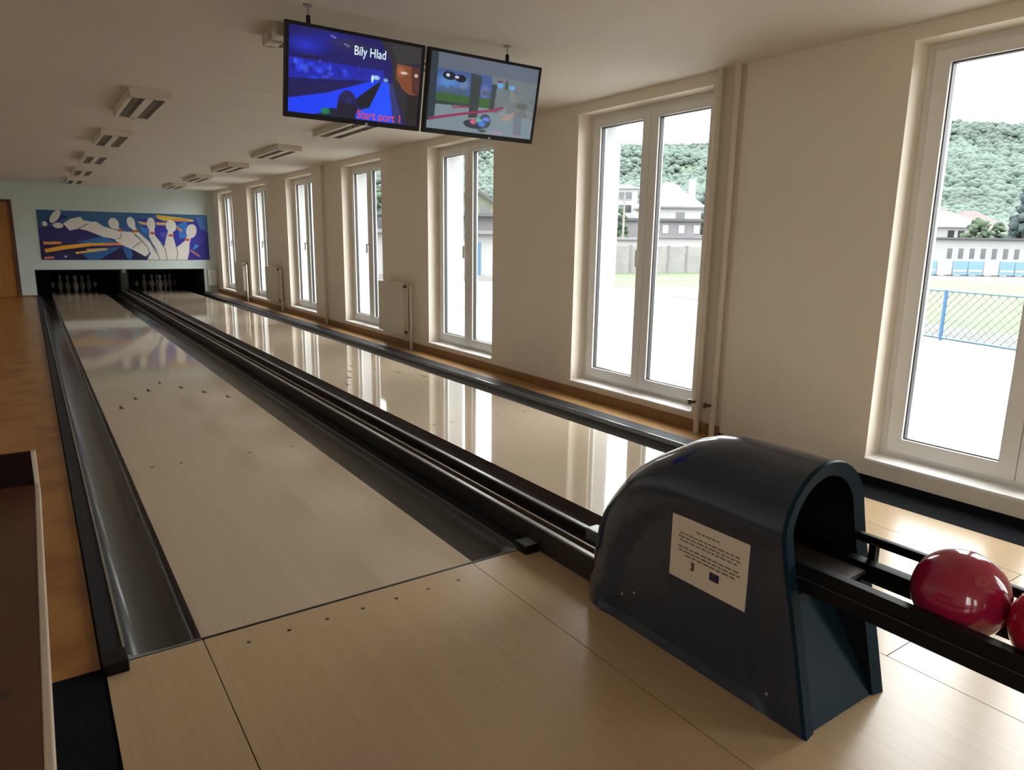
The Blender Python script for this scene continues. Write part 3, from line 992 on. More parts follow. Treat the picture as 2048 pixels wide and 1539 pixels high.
lamp_y = [4.08 + 2.53 * k for k in range(5)]
ORD = ('fifth', 'fourth', 'third', 'second', 'first')
base = make_lamp(0.42, lamp_y[0], 0.30, 1.24, 'unlit twin-tube ceiling light over the parquet-side lane, fifth from the pin wall', 'ceiling lights over the parquet-side lane')
for li, (x0, lab, grp) in enumerate(((0.42, 'unlit twin-tube ceiling light over the parquet-side lane, %s from the pin wall', base['group']),
                                     (2.28, 'unlit twin-tube ceiling light over the window-side lane, %s from the pin wall', 'ceiling lights over the window-side lane'))):
    for k, y in enumerate(lamp_y):
        if li == 0 and k == 0:
            continue
        tag(copy_tree(base, (x0 + 0.15, y + 0.62, ZC)), lab % ORD[k], group=grp)
c = copy_tree(base, (1.49, 1.86, ZC))
c.rotation_euler = (0, 0, math.pi / 2)
tag(c, 'unlit ceiling light mounted crosswise behind the two televisions')
if 'group' in c:
    del c['group']

# ------------------------------------------------------------------ televisions
TV_TOP = Vector((0, 1.33, 2.372))
TV_DN = Vector((0, 0.205, -0.979)).normalized()
TV_N = Vector((0, -0.979, -0.205)).normalized()
TV_H = 0.445


def make_tv(x0, x1, label, img, rod_x, captions):
    t = thing('television', ((x0 + x1) / 2, 1.38, 1.93), label, 'television', 'pair of televisions hung from the ceiling')

    def pt(u, v, d=0.0):
        return Vector((x0 + (x1 - x0) * u, 0, 0)) + TV_TOP + TV_DN * (TV_H * v) + TV_N * d
    bu, bt, bb_ = 0.016 / (x1 - x0), 0.016 / TV_H, 0.026 / TV_H

    def slab(mb, u0, u1, v0, v1, d0, d1):
        vs = [pt(u, v, d) for d in (d0, d1) for u, v in ((u0, v0), (u1, v0), (u1, v1), (u0, v1))]
        mb.add(vs, [(0, 1, 2, 3), (4, 7, 6, 5), (0, 4, 5, 1), (1, 5, 6, 2), (2, 6, 7, 3), (3, 7, 4, 0)])
    mb = MB()
    slab(mb, 0, 1, 0, bt, -0.03, 0.004)
    slab(mb, 0, 1, 1 - bb_, 1, -0.03, 0.004)
    slab(mb, 0, bu, bt, 1 - bb_, -0.03, 0.004)
    slab(mb, 1 - bu, 1, bt, 1 - bb_, -0.03, 0.004)
    mb.build('bezel', M['black_plastic'], t)
    mb = MB()
    slab(mb, 0.02, 0.98, 0.03, 0.97, -0.035, -0.004)
    slab(mb, 0.12, 0.88, 0.35, 0.95, -0.065, -0.03)
    mb.build('back_cover', M['black_plastic'], t)
    scr = img.mesh('screen', lambda u, v: pt(bu + (1 - 2 * bu) * u, bt + (1 - bt - bb_) * v, 0.0), SCREEN, t)
    for s, u, v, wd, ht, m, bold in captions:
        text_mesh('caption', s, (wd, ht), lambda x, y, u=u, v=v: pt(u, v, 0.0012) + Vector((x, 0, 0)) - TV_DN * y, m, scr, bold)['kind'] = 'stuff'
    top = pt((rod_x - x0) / (x1 - x0), 0.02, -0.015)
    MB().tube(top, (top.x, top.y + 0.0, ZC + 0.005), 0.005, 8).build('hanger_rod', M['steel'], t)
    MB().tube(top - Vector((0, 0, 0.01)), top + Vector((0, 0, 0.045)), 0.011, 10).build('hanger_sleeve', M['black_plastic'], t)
    MB().lathe([(0.022, ZC - 0.006), (0.022, ZC + 0.002)], (top.x, top.y, 0), 12).build('ceiling_plate', M['rail'], t)
    MB().tube(pt(0.58, 0.985, 0.006), pt(0.58, 0.985, 0.004) , 0.008, 10).build('logo_badge', M['rail'], t)
    return t, pt


SCREEN = attr_mat('television_picture', 1.0, 0.25, 0.4)
im = Img(300, 170, (12, 10, 96))
im.ell(0.12, 0.2, 0.18, 0.14, (22, 44, 200), 0.9, soft=0.8)
im.ell(0.30, 0.1, 0.22, 0.12, (18, 20, 150), 0.8, soft=0.8)
im.ell(0.45, 0.12, 0.22, 0.09, (40, 40, 70), 0.8, soft=0.6)
im.ell(0.15, 0.36, 0.13, 0.07, (14, 6, 50), 0.9, soft=0.6)
im.poly([(0.0, 0.36), (0.7, 0.36), (0.72, 0.56), (0, 0.6)], (24, 34, 190), 0.75)
for k in range(46):
    im.ell(random.uniform(0.01, 0.6), random.uniform(0.36, 0.56), random.uniform(0.012, 0.05), random.uniform(0.02, 0.07),
           random.choice([(40, 80, 255), (20, 30, 160), (70, 110, 255), (12, 10, 90)]), 0.55, soft=0.6)
im.ell(0.18, 0.62, 0.05, 0.09, (24, 74, 240), 0.8, soft=0.4)
im.poly([(0, 0.60), (0.3, 0.56), (0.62, 0.50), (0.3, 0.70), (0, 0.82)], (10, 10, 80), 0.95)
im.poly([(0, 0.84), (0.28, 0.72), (0.63, 0.49), (0.68, 0.50), (0.45, 0.82), (0.3, 1.0), (0, 1.0)], (10, 58, 244))
im.poly([(0.50, 0.74), (0.66, 0.51), (0.69, 0.51), (0.59, 0.86), (0.51, 0.84)], (6, 6, 26))
im.poly([(0.69, 0.50), (0.745, 0.50), (0.80, 1.0), (0.44, 1.0), (0.56, 0.86), (0.60, 0.84)], (14, 74, 250))
im.poly([(0.745, 0.50), (0.78, 0.50), (0.88, 1.0), (0.80, 1.0)], (44, 46, 110))
im.ell(0.645, 0.455, 0.035, 0.035, (150, 200, 230), soft=0.4)
im.ell(0.615, 0.475, 0.012, 0.06, (200, 240, 255), soft=0.4)
im.ell(0.72, 0.47, 0.025, 0.03, (120, 160, 210), soft=0.4)
im.poly([(0.66, 0.0), (1, 0), (1, 1), (0.90, 1.0), (0.78, 0.52), (0.76, 0.25)], (34, 32, 46))
im.poly([(0.74, 0.02), (0.98, 0.0), (1, 0.2), (0.80, 0.24)], (48, 46, 50))
im.poly([(0.80, 0.24), (0.99, 0.26), (1, 0.58), (0.93, 0.62), (0.86, 0.55), (0.80, 0.42)], (120, 66, 40))
im.ell(0.84, 0.33, 0.05, 0.08, (170, 96, 66), 0.8, soft=0.6)
im.poly([(0.92, 0.26), (1, 0.26), (1, 0.6), (0.94, 0.58)], (66, 36, 34), 0.8)
im.ell(0.865, 0.345, 0.04, 0.022, (220, 225, 215), 0.85, soft=0.6)
im.ell(0.965, 0.355, 0.022, 0.03, (225, 225, 215), 0.85, soft=0.6)
im.poly([(0.90, 0.60), (1, 0.62), (1, 1), (0.90, 1)], (26, 24, 22))
im.poly([(0.26, 0.96), (0.30, 0.90), (0.46, 0.88), (0.48, 1), (0.18, 1)], (10, 20, 50))
im.ell(0.43, 0.82, 0.072, 0.16, (26, 20, 78))
im.poly([(0.36, 0.82), (0.50, 0.82), (0.50, 1), (0.34, 1)], (14, 10, 40))
im.ell(0.44, 0.78, 0.025, 0.05, (48, 40, 130), 0.7, soft=0.7)
im.ell(0.27, 0.945, 0.045, 0.05, (14, 130, 60), 0.9, soft=0.5)
for a, b in ((0.30, 0.05), (0.32, 0.065), (0.40, 0.12), (0.42, 0.135)):
    im.ell(a, b, 0.016, 0.012, (150, 150, 220), 0.8, soft=0.5)
make_tv(0.796, 1.556, 'hanging television showing a bright blue bowling lane picture', im, 0.914,
        [('Bily Hlad', 0.465, 0.235, 0.180, 0.062, emit_mat('pale_caption', srgb(215, 235, 240)), 0.012),
         ('Start port 1', 0.505, 0.925, 0.255, 0.060, emit_mat('red_caption', srgb(205, 60, 70)), 0.012)])

im = Img(300, 170, (92, 100, 116))
im.poly([(0, 0), (1, 0), (1, 0.22), (0, 0.24)], (92, 100, 116))
im.poly([(0.06, 0.20), (0.58, 0.20), (0.58, 0.56), (0.06, 0.56)], (60, 84, 140))
im.ell(0.16, 0.36, 0.14, 0.14, (84, 136, 200), 0.9, soft=0.7)
im.ell(0.30, 0.36, 0.06, 0.12, (120, 140, 180), 0.7, soft=0.6)
im.ell(0.50, 0.42, 0.06, 0.12, (110, 112, 180), 0.8, soft=0.6)
for k in range(16):
    im.ell(random.uniform(0.07, 0.55), random.uniform(0.42, 0.52), 0.03, 0.05, (70, 86, 96), 0.7, soft=0.7)
im.poly([(0.06, 0.52), (0.60, 0.50), (0.60, 0.64), (0.06, 0.66)], (52, 92, 44))
im.poly([(0.06, 0.62), (0.40, 0.62), (0.40, 0.67), (0.06, 0.68)], (44, 62, 58))
im.poly([(0.06, 0.67), (1, 0.60), (1, 1), (0, 1), (0, 0.88)], (118, 134, 142))
im.poly([(0.55, 0.2), (1, 0.2), (1, 0.72), (0.6, 0.64)], (104, 114, 118))
for k in range(26):
    im.ell(random.uniform(0.60, 0.98), random.uniform(0.36, 0.70), random.uniform(0.015, 0.05), random.uniform(0.03, 0.08),
           random.choice([(130, 136, 136), (86, 96, 100), (140, 136, 126), (104, 90, 90)]), 0.5, soft=0.7)
im.poly([(0.36, 0.20), (0.46, 0.22), (0.45, 0.78), (0.37, 0.80)], (46, 56, 58))
im.poly([(0.565, 0.30), (0.61, 0.30), (0.60, 0.68), (0.555, 0.68)], (52, 58, 60))
im.poly([(0.0, 0.0), (0.06, 0.0), (0.065, 0.88), (0, 0.90)], (40, 52, 64))
im.line([(0.03, 0.87), (0.30, 0.76), (0.62, 0.645), (0.68, 0.60)], 0.018, (140, 44, 80), asp=1.75)
im.line([(0.22, 0.68), (0.36, 0.655)], 0.012, (140, 56, 84), asp=1.75)
im.ell(0.17, 0.28, 0.06, 0.055, (10, 10, 30))
im.ell(0.27, 0.295, 0.05, 0.05, (10, 10, 30))
im.ell(0.155, 0.275, 0.022, 0.03, (200, 200, 220), soft=0.4)
im.ell(0.235, 0.285, 0.026, 0.022, (210, 200, 225), soft=0.4)
im.ell(0.64, 0.30, 0.035, 0.05, (84, 160, 226), soft=0.4)
im.ell(0.755, 0.31, 0.037, 0.035, (96, 160, 226), soft=0.4)
im.poly([(0.615, 0.24), (0.66, 0.235), (0.65, 0.265), (0.615, 0.26)], (120, 20, 50))
im.ell(0.70, 0.29, 0.02, 0.09, (46, 60, 64), 0.8, soft=0.5)
im.poly([(0.66, 0.76), (0.80, 0.64), (0.84, 0.66), (0.74, 0.78)], (170, 132, 116), 0.8)
im.poly([(0.82, 0.5), (0.92, 0.5), (0.92, 0.58), (0.82, 0.58)], (84, 90, 78), 0.8)
im.poly([(0.80, 0.66), (0.88, 0.62), (0.90, 1.0), (0.82, 1.0)], (100, 104, 118), 0.7)
im.ell(0.44, 0.875, 0.11, 0.065, (40, 46, 60))
im.ell(0.53, 0.82, 0.055, 0.10, (60, 68, 84))
im.ell(0.42, 0.845, 0.038, 0.045, (200, 90, 124), soft=0.4)
im.ell(0.475, 0.82, 0.04, 0.035, (90, 180, 150), soft=0.4)
im.ell(0.50, 0.86, 0.045, 0.05, (72, 120, 210), soft=0.4)
im.ell(0.54, 0.79, 0.045, 0.035, (100, 120, 220), soft=0.4)
im.ell(0.51, 0.955, 0.05, 0.03, (60, 66, 74), soft=0.5)
im.ell(0.66, 0.96, 0.10, 0.025, (178, 128, 160), 0.7, soft=0.6)
im.ell(0.86, 0.975, 0.10, 0.025, (150, 128, 150), 0.7, soft=0.6)
t2, pt2 = make_tv(1.582, 2.350, 'hanging television showing a pale grey karting hall picture', im, 2.107, [])

# ------------------------------------------------------------------ radiators and heating pipes
RAD = (('cream panel radiator with grey end pipe, farthest of the three from the pin pits', 5.58, 6.32),
       ('cream panel radiator with end pipe, between the two other radiators', 10.95, 11.72),
       ('cream panel radiator with end pipe, closest of the three to the pin pits', 13.45, 14.20))
for lab, y0, y1 in RAD:
    t = thing('radiator', (3.46, (y0 + y1) / 2, 0), lab, 'radiator', 'radiators under the window wall')
    MB().box(3.425, 3.44, y0, y1, 0.17, 0.815).build('front_panel', M['radiator'], t, bevel=0.005)
    MB().box(3.49, 3.505, y0, y1, 0.17, 0.815).build('back_panel', M['radiator'], t, bevel=0.005)
    MB().box(3.43, 3.50, y0 + 0.004, y0 + 0.008, 0.19, 0.80).build('end_cover', M['radiator'], t)
    MB().box(3.432, 3.498, y0, y1, 0.806, 0.818).build('top_grille', M['radiator'], t)
    for yy in (y0 + 0.1, y1 - 0.1):
        MB().box(3.50, XW, yy - 0.02, yy + 0.02, 0.60, 0.70).build('wall_bracket', M['radiator'], t)
    MB().tube((3.47, y0 + 0.01, 0.775), (3.47, y0 - 0.13, 0.775), 0.011).tube((3.47, y0 - 0.13, 0.787), (3.47, y0 - 0.13, -0.005), 0.016, 12) \
        .tube((3.47, y0 + 0.01, 0.21), (3.47, y0 - 0.13, 0.21), 0.009).build('end_pipe', M['pipe'], t, smooth=40)
    MB().tube((3.47, y0 - 0.02, 0.775), (3.43, y0 - 0.02, 0.775), 0.016, 12).build('valve', M['valve'], t, smooth=40)
    MB().tube((3.47, y0 - 0.02, 0.21), (3.44, y0 - 0.02, 0.21), 0.013, 12).build('valve', M['valve'], t, smooth=40)

t = thing('heating_pipe', (3.51, 0.90, 0), 'pair of cream heating riser pipes with valves beside the carpet end', 'pipe')
for y in (0.925, 0.785):
    MB().tube((3.51, y, -0.005), (3.51, y, ZC + 0.005), 0.021, 16).build('riser', M['pipe'], t, smooth=40)
    MB().tube((3.51, y, 1.165), (3.51, y, 1.20), 0.026, 16).build('collar', M['pipe'], t, smooth=40)
    MB().box(3.505, XW, y - 0.006, y + 0.006, 1.17, 1.19).build('pipe_clip', M['pipe'], t)
    MB().tube((3.51, y, 0.225), (3.455, y + 0.03, 0.225), 0.010, 10).tube((3.455, y + 0.03, 0.21), (3.455, y + 0.03, 0.245), 0.013, 10) \
        .build('valve', M['valve'], t, smooth=40)
MB().box(3.545, XW, 0.745, 0.965, 0.072, ZC).build('wall_plate', M['pipe'], t)
t = thing('heating_pipe', (3.51, 8.58, 0), 'single cream heating riser pipe between two far windows', 'pipe')
MB().tube((3.515, 8.58, -0.005), (3.515, 8.58, ZC + 0.005), 0.02, 16).build('riser', M['pipe'], t, smooth=40)
MB().box(3.505, XW, 8.574, 8.586, 1.17, 1.19).build('pipe_clip', M['pipe'], t)

# ------------------------------------------------------------------ table at the left
TX, TY, TZ = -0.392, -0.42, 0.75
t = thing('table', (TX - 0.4, -1.2, 0), 'dark reddish-brown table with off-white edging beside the black carpet', 'table')
MB().box(TX - 0.80, TX - 0.002, -1.95, TY, TZ - 0.03, TZ).build('tabletop', M['table'], t)
MB().box(TX - 0.002, TX + 0.008, -1.95, TY + 0.02, TZ - 0.032, TZ + 0.001).build('edging', M['edge'], t, bevel=0.002)
MB().box(TX - 0.80, TX - 0.002, TY, TY + 0.02, TZ - 0.03, TZ + 0.076).build('upstand', M['table_dark'], t)
MB().box(TX - 0.002, TX + 0.008, TY - 0.002, TY + 0.022, TZ, TZ + 0.078).build('edging', M['edge'], t, bevel=0.002)
for y in (-0.50, -1.90):
    MB().box(TX - 0.76, TX - 0.06, y, y + 0.03, -0.004, TZ - 0.03).build('side_panel', M['table'], t)
MB().box(TX - 0.72, TX - 0.70, -1.88, -0.49, 0.3, TZ - 0.03).build('back_panel', M['table'], t)

# ------------------------------------------------------------------ outside: ground, lawn, fence
X_ = {
    'paving': mat('pale_concrete_paving', (0.22, 0.217, 0.208), 0.9, noise=(0.8, 0.5, 8), bump=(12, 0.3)),
    'grass': mat('mown_grass', (0.025, 0.042, 0.0085), 0.95, noise=(0.5, 0.25, 5), bump=(6, 0.6)),
    'gravel': mat('grey_gravel', (0.031, 0.029, 0.028), 0.95, noise=(1.5, 0.3, 5)),
    'blue': mat('sky_blue_paint', (0.008, 0.05, 0.115), 0.5),
    'cyan': mat('pale_blue_paint', (0.046, 0.10, 0.125), 0.5),
    'wire': mat('galvanised_wire', (0.05, 0.058, 0.056), 0.5, 0.3),
    'white': mat('whitewashed_render', (0.155, 0.155, 0.152), 0.9, noise=(0.4, 0.08)),
    'grey': mat('grey_render', (0.080, 0.075, 0.080), 0.9, noise=(0.5, 0.1)),
    'panel': mat('weathered_concrete_panel', (0.108, 0.105, 0.097), 0.9, noise=(1.2, 0.15, 5)),
    'yellow': mat('pale_yellow_render', (0.080, 0.086, 0.062), 0.9),
    'tin': mat('pale_tin_roof', (0.14, 0.14, 0.14), 0.5),
    'tile': mat('faded_red_roof', (0.052, 0.031, 0.030), 0.8, noise=(1, 0.1)),
    'dark': mat('dark_eaves', (0.03, 0.03, 0.03), 0.8),
    'pane': mat('dark_window_pane', (0.012, 0.013, 0.016), 0.2),
    'door_blue': mat('blue_steel_door', (0.010, 0.053, 0.10), 0.5),
    'leaf': mat('green_leaves', (0.022, 0.039, 0.019), 0.9, noise=(1.2, 0.45, 4)),
    'leaf_dark': mat('dark_evergreen_leaves', (0.012, 0.023, 0.024), 0.9, noise=(1.0, 0.4, 4)),
    'bark': mat('bark', (0.05, 0.04, 0.03), 0.9),
    'forest': mat('hazy_hillside_leaves', (0.029, 0.046, 0.036), 0.95, noise=(0.06, 0.45, 7)),  # leaf green with the haze over the hill mixed into the colour
    'meadow': mat('hillside_meadow', (0.032, 0.052, 0.028), 0.95, noise=(0.02, 0.3, 4)),
}
gr = MB().add([(-60, -60, GZ), (130, -60, GZ), (130, 150, GZ), (-60, 150, GZ)], [(0, 1, 2, 3)]).build('ground', X_['paving'])
tag(gr, 'sunlit pale concrete yard outside the windows', kind='structure')
gr['label'] = 'pale concrete yard outside the windows'

fa, fb = on_z(1880, 680, GZ), on_z(2005, 700, GZ)
fd = (fa - fb); fd.z = 0; fd.normalize()
fn = Vector((fd.y, -fd.x, 0))
H_F = 1.03


def strip(name, m, off0, off1, s0, s1, label, z=0.01, s2=None):
    p = [fa + fn * off0 + fd * s0, fa + fn * off1 + fd * s0, fa + fn * off1 + fd * (s1 if s2 is None else s2), fa + fn * off0 + fd * s1]
    o = MB().add([(q.x, q.y, GZ + z) for q in p], [(0, 1, 2, 3)]).build(name, m)
    return tag(o, label, kind='structure')


strip('gravel_path', X_['gravel'], 0.2, 2.4, -30, 12, 'grey gravel strip behind the blue fence')
L_OFF = (on_z(1950, 562, GZ) - fa).dot(fn)
strip('lawn', X_['grass'], 2.4, L_OFF, -40, 9, 'bright green playing field behind the fence', s2=40)
strip('running_track', X_['gravel'], L_OFF, L_OFF + 30, -60, 36, 'grey running track beyond the field', s2=46)

t = thing('chain_link_fence', fa, 'sky-blue post and rail fence with chain-link mesh beside the yard', 'fence')
S0, S1 = -9.0, 2.6
for k in range(5):
    p = fa + fd * (-2.6 * k)
    MB().tube((p.x, p.y, GZ - 0.05), (p.x, p.y, GZ + H_F), 0.035, 10).build('post', X_['blue'], t, smooth=40)
for h, m in ((H_F - 0.02, 'cyan'), (0.06, 'cyan')):
    p, q = fa + fd * S0, fa + fd * S1
    MB().tube((p.x, p.y, GZ + h), (q.x, q.y, GZ + h), 0.022, 8).build('rail', X_[m], t, smooth=40)
wires = MB()
n = int((S1 - S0) / 0.17)
for k in range(n):
    s = S0 + 0.17 * k
    for sg in (1, -1):
        a0, a1 = (s, s + 0.9) if sg == 1 else (s + 0.9, s)
        p, q = fa + fd * min(a0, S1), fa + fd * min(a1, S1)
        wires.tube((p.x, p.y, GZ + 0.07), (q.x, q.y, GZ + H_F - 0.04), 0.006, 3, caps=False)
wires.build('wire_mesh', X_['wire'], t, kind='stuff')


# helper: a block facing the camera, given by its pixel outline at a depth; its own frame keeps real sizes
def facade(px0, px1, py_top, py_base, depth_m):
    """returns origin (left base on the ground), unit vector along the facade, width, height, inward normal"""
    a = at_depth(px0, py_base, depth_m)
    b = at_depth(px1, py_base, depth_m)
    d = b - a; d.z = 0
    w = d.length
    d.normalize()
    top = at_depth((px0 + px1) / 2, py_top, depth_m)
    mid = at_depth((px0 + px1) / 2, py_base, depth_m)
    nrm = Vector((-d.y, d.x, 0))
    if nrm.dot(a - CAM) < 0:
        nrm = -nrm
    return a, d, w, top.z, mid.z, nrm


class FB(MB):
    """boxes in a facade frame: s along, q inward, z world height"""

    def __init__(self, o, d, n):
        super().__init__()
        self.o, self.d, self.n = o, d, n

    def fbox(self, s0, s1, q0, q1, z0, z1):
        c = [self.o + self.d * s + self.n * q for s, q in ((s0, q0), (s1, q0), (s1, q1), (s0, q1))]
        vs = [(p.x, p.y, z) for z in (z0, z1) for p in c]
        return self.add(vs, [(0, 3, 2, 1), (4, 5, 6, 7), (0, 1, 5, 4), (1, 2, 6, 5), (2, 3, 7, 6), (3, 0, 4, 7)])

    def fhip(self, s0, s1, q0, q1, z0, z1, ridge=0.3):
        w, dp = s1 - s0, q1 - q0
        m = (q0 + q1) / 2
        r0, r1 = s0 + w * (0.5 - ridge / 2), s0 + w * (0.5 + ridge / 2)
        pts = [(s0, q0, z0), (s1, q0, z0), (s1, q1, z0), (s0, q1, z0), (r0, m, z1), (r1, m, z1)]
        vs = []
        for s, q, z in pts:
            p = self.o + self.d * s + self.n * q
            vs.append((p.x, p.y, z))
        return self.add(vs, [(0, 1, 5, 4), (1, 2, 5), (2, 3, 4, 5), (3, 0, 4), (0, 3, 2, 1)])

    def fgable(self, s0, s1, q0, q1, z0, z1):
        """gable facing the camera"""
        m = (s0 + s1) / 2
        vs = []
        for s, q, z in ((s0, q0, z0), (s1, q0, z0), (m, q0, z1), (s0, q1, z0), (s1, q1, z0), (m, q1, z1)):
            p = self.o + self.d * s + self.n * q
            vs.append((p.x, p.y, z))
        return self.add(vs, [(0, 1, 2), (5, 4, 3), (0, 2, 5, 3), (1, 4, 5, 2), (0, 3, 4, 1)])


# advertising boards on the far side of the field
o_, d_, w_, zt_, zb_, n_ = facade(1840, 2062, 528, 556, 50)
bw = w_ / 7.4
labs = {'white': 'blank white advertising board standing along the far side of the field',
        'cyan': 'pale blue advertising board standing along the far side of the field'}
for k, c in enumerate(('cyan', 'white', 'cyan', 'cyan', 'white', 'cyan', 'cyan')):
    s = k * (bw * 1.04)
    org = o_ + d_ * (s + bw / 2)
    t = thing('advertising_board', (org.x, org.y, GZ), labs[c], 'board', 'advertising boards by the field')
    FB(o_, d_, n_).fbox(s, s + bw, 0, 0.06, GZ + 0.08, GZ + 1.05).build('board_face', X_[c], t)
    FB(o_, d_, n_).fbox(s + 0.1, s + 0.16, 0.06, 0.5, GZ - 0.02, GZ + 0.7).fbox(s + bw - 0.16, s + bw - 0.1, 0.06, 0.5, GZ - 0.02, GZ + 0.7).build('board_stay', X_['grey'], t)
    if c == 'cyan':
        FB(o_, d_, n_).fbox(s + 0.05, s + bw - 0.05, -0.012, 0, GZ + 0.3, GZ + 0.45).build('board_stripe', X_['white'], t)

# low white building with a row of dark windows
o_, d_, w_, zt_, zb_, n_ = facade(1835, 2075, 479, 540, 60)
t = thing('low_building', (o_.x, o_.y, GZ), 'long low white building with a row of small dark windows behind the boards', 'building')
FB(o_, d_, n_).fbox(0, w_, 0, 4, GZ - 0.05, zt_).build('wall', X_['white'], t)
FB(o_, d_, n_).fbox(-0.2, w_ + 0.2, -0.35, 4.3, zt_, zt_ + 0.14).build('roof', X_['dark'], t)
pxm = w_ / 240
for k in range(9):
    s = (1890 + 22.3 * k - 1835) * pxm
    z0 = at_depth(1890, 516, 60).z
    z1 = at_depth(1890, 496, 60).z
    FB(o_, d_, n_).fbox(s, s + 9 * pxm, -0.03, 0.05, z0, z1).build('window', X_['pane'], t)
FB(o_, d_, n_).fbox(0, w_ * 0.30, -0.05, 0.02, GZ, zb_ + 0.45).fbox(w_ * 0.40, w_ * 0.7, -0.05, 0.02, GZ, zb_ + 0.6).build('plinth', X_['panel'], t)

# house with a white and pink hipped roof
o_, d_, w_, zt_, zb_, n_ = facade(1868, 2012, 455, 500, 78)
t = thing('hip_roof_house', (o_.x, o_.y, GZ), 'house with a wide hipped roof, pale left side and pinkish right, behind the low building', 'house')
FB(o_, d_, n_).fbox(0.2, w_ - 0.2, 0, 7, GZ - 0.05, zt_).build('wall', X_['white'], t)
FB(o_, d_, n_).fhip(-0.6, w_ * 0.72, -0.5, 7.5, zt_, at_depth(1950, 421, 78).z, 0.25).build('roof', X_['tin'], t)
FB(o_, d_, n_).fhip(w_ * 0.40, w_ + 0.6, 0.2, 8.0, zt_, at_depth(1950, 418, 78).z, 0.25).build('roof', X_['tile'], t, label='pinkish roof')
for s in (0.16, 0.30):
    FB(o_, d_, n_).fbox(w_ * s, w_ * s + 0.7, -0.04, 0.05, zt_ - 1.15, zt_ - 0.35).build('window', X_['pane'], t)
o_, d_, w_, zt_, zb_, n_ = facade(1872, 1902, 432, 470, 110)
t = thing('red_roof_house', (o_.x, o_.y, GZ), 'small distant house with a faded red hipped roof at the foot of the hill', 'house')
FB(o_, d_, n_).fbox(0, w_, 0, 4, GZ, zt_).build('wall', X_['white'], t)
FB(o_, d_, n_).fhip(-0.3, w_ + 0.3, -0.3, 4.3, zt_, at_depth(1887, 414, 110).z, 0.3).build('roof', X_['tile'], t)

# yard behind the second window: grass bank, concrete wall, house
A0, A1 = on_z(1180, 575, GZ), on_z(1440, 571, GZ)
B0, B1 = on_z(1180, 546, GZ), on_z(1440, 545, GZ)
e0, e1 = (A0 - A1) * 0.2, (B0 - B1) * 0.2
g = MB().add([(p.x, p.y, GZ + 0.01) for p in (A0 + e0, A1, B1, B0 + e1)], [(0, 1, 2, 3)]).build('grass_bank', X_['grass'])
tag(g, 'narrow strip of green grass in front of the concrete wall', kind='structure')
wd = (B1 - B0); wl = wd.length; wd.normalize()
wn_ = Vector((-wd.y, wd.x, 0))
wn_ = wn_ if wn_.dot(B0 - CAM) > 0 else -wn_
t = thing('concrete_wall', B0, 'weathered concrete panel wall behind the strip of grass', 'wall')
zt_w = at_depth(1310, 492, (B0 - CAM).dot(fw)).z
npan = 7
for k in range(npan):
    s = wl * k / npan
    for j in range(3):
        h0, h1 = GZ + (zt_w - GZ) * j / 3, GZ + (zt_w - GZ) * (j + 1) / 3
        FB(B0, wd, wn_).fbox(s + 0.12, s + wl / npan - 0.02, 0.02 + 0.012 * ((k + j) % 2), 0.12, h0 + 0.012, h1 - 0.012).build('panel', X_['panel'], t)
    FB(B0, wd, wn_).fbox(s - 0.04, s + 0.14, 0, 0.18, GZ - 0.05, zt_w + 0.05).build('post', X_['grey'], t)
dW = (B0 - CAM).dot(fw)
o_, d_, w_, zt_, zb_, n_ = facade(1190, 1420, 474, 500, dW + 6)
t = thing('white_shed', (o_.x, o_.y, GZ), 'long flat white shed just behind the concrete wall', 'shed')
FB(o_, d_, n_).fbox(0, w_, 0, 3, GZ, zt_ - 0.05).build('wall', X_['white'], t)
FB(o_, d_, n_).fbox(w_ * 0.52, w_ * 1.0, -0.2, 3.2, zt_ - 0.05, zt_ + 0.08).build('roof', X_['grey'], t)
FB(o_, d_, n_).fbox(0, w_ * 0.50, -0.2, 3.2, zt_ - 0.25, zt_ - 0.10).build('roof', X_['grey'], t)
o_, d_, w_, zt_, zb_, n_ = facade(1200, 1400, 442, 475, dW + 14)
t = thing('grey_outbuilding', (o_.x, o_.y, GZ), 'grey outbuilding with a dark flat roof behind the white shed', 'building')
FB(o_, d_, n_).fbox(0, w_, 0, 4, GZ, zt_).build('wall', X_['grey'], t)
FB(o_, d_, n_).fbox(-0.2, w_ + 0.2, -0.3, 4.2, zt_, zt_ + 0.22).build('roof', X_['dark'], t)
for s in (0.62, 0.78, 0.93):
    FB(o_, d_, n_).fbox(w_ * s, w_ * s + 0.5, -0.04, 0.04, zt_ - 1.0, zt_ - 0.3).build('window', X_['white'], t)
dH = dW + 24
o_, d_, w_, zt_, zb_, n_ = facade(1290, 1400, 417, 460, dH)
t = thing('white_roof_house', (o_.x, o_.y, GZ), 'house with a tall white hipped roof behind the grey outbuilding', 'house')
FB(o_, d_, n_).fbox(0, w_, 0, w_, GZ, zt_).build('wall', X_['white'], t)
FB(o_, d_, n_).fbox(-0.35, w_ + 0.35, -0.35, w_ + 0.35, zt_, zt_ + 0.16).build('eaves', X_['grey'], t)
FB(o_, d_, n_).fhip(-0.4, w_ + 0.4, -0.4, w_ + 0.4, zt_ + 0.16, at_depth(1338, 366, dH + w_ / 2).z, 0.12).build('roof', X_['tin'], t)
for px in (1350, 1359):
    s = (px - 1290) / 110 * w_
    FB(o_, d_, n_).fbox(s, s + 0.40, -0.04, 0.05, zt_ - 1.3, zt_ - 0.35).build('window', X_['pane'], t)
p = at_depth(1392, 395, dH)
FB(o_, d_, n_).fbox(w_ * 0.86, w_ * 0.86 + 0.6, 2.0, 2.6, zt_ + 0.3, zt_ + 3.0).build('chimney', X_['white'], t)
o_, d_, w_, zt_, zb_, n_ = facade(1228, 1272, 378, 460, dW + 34)
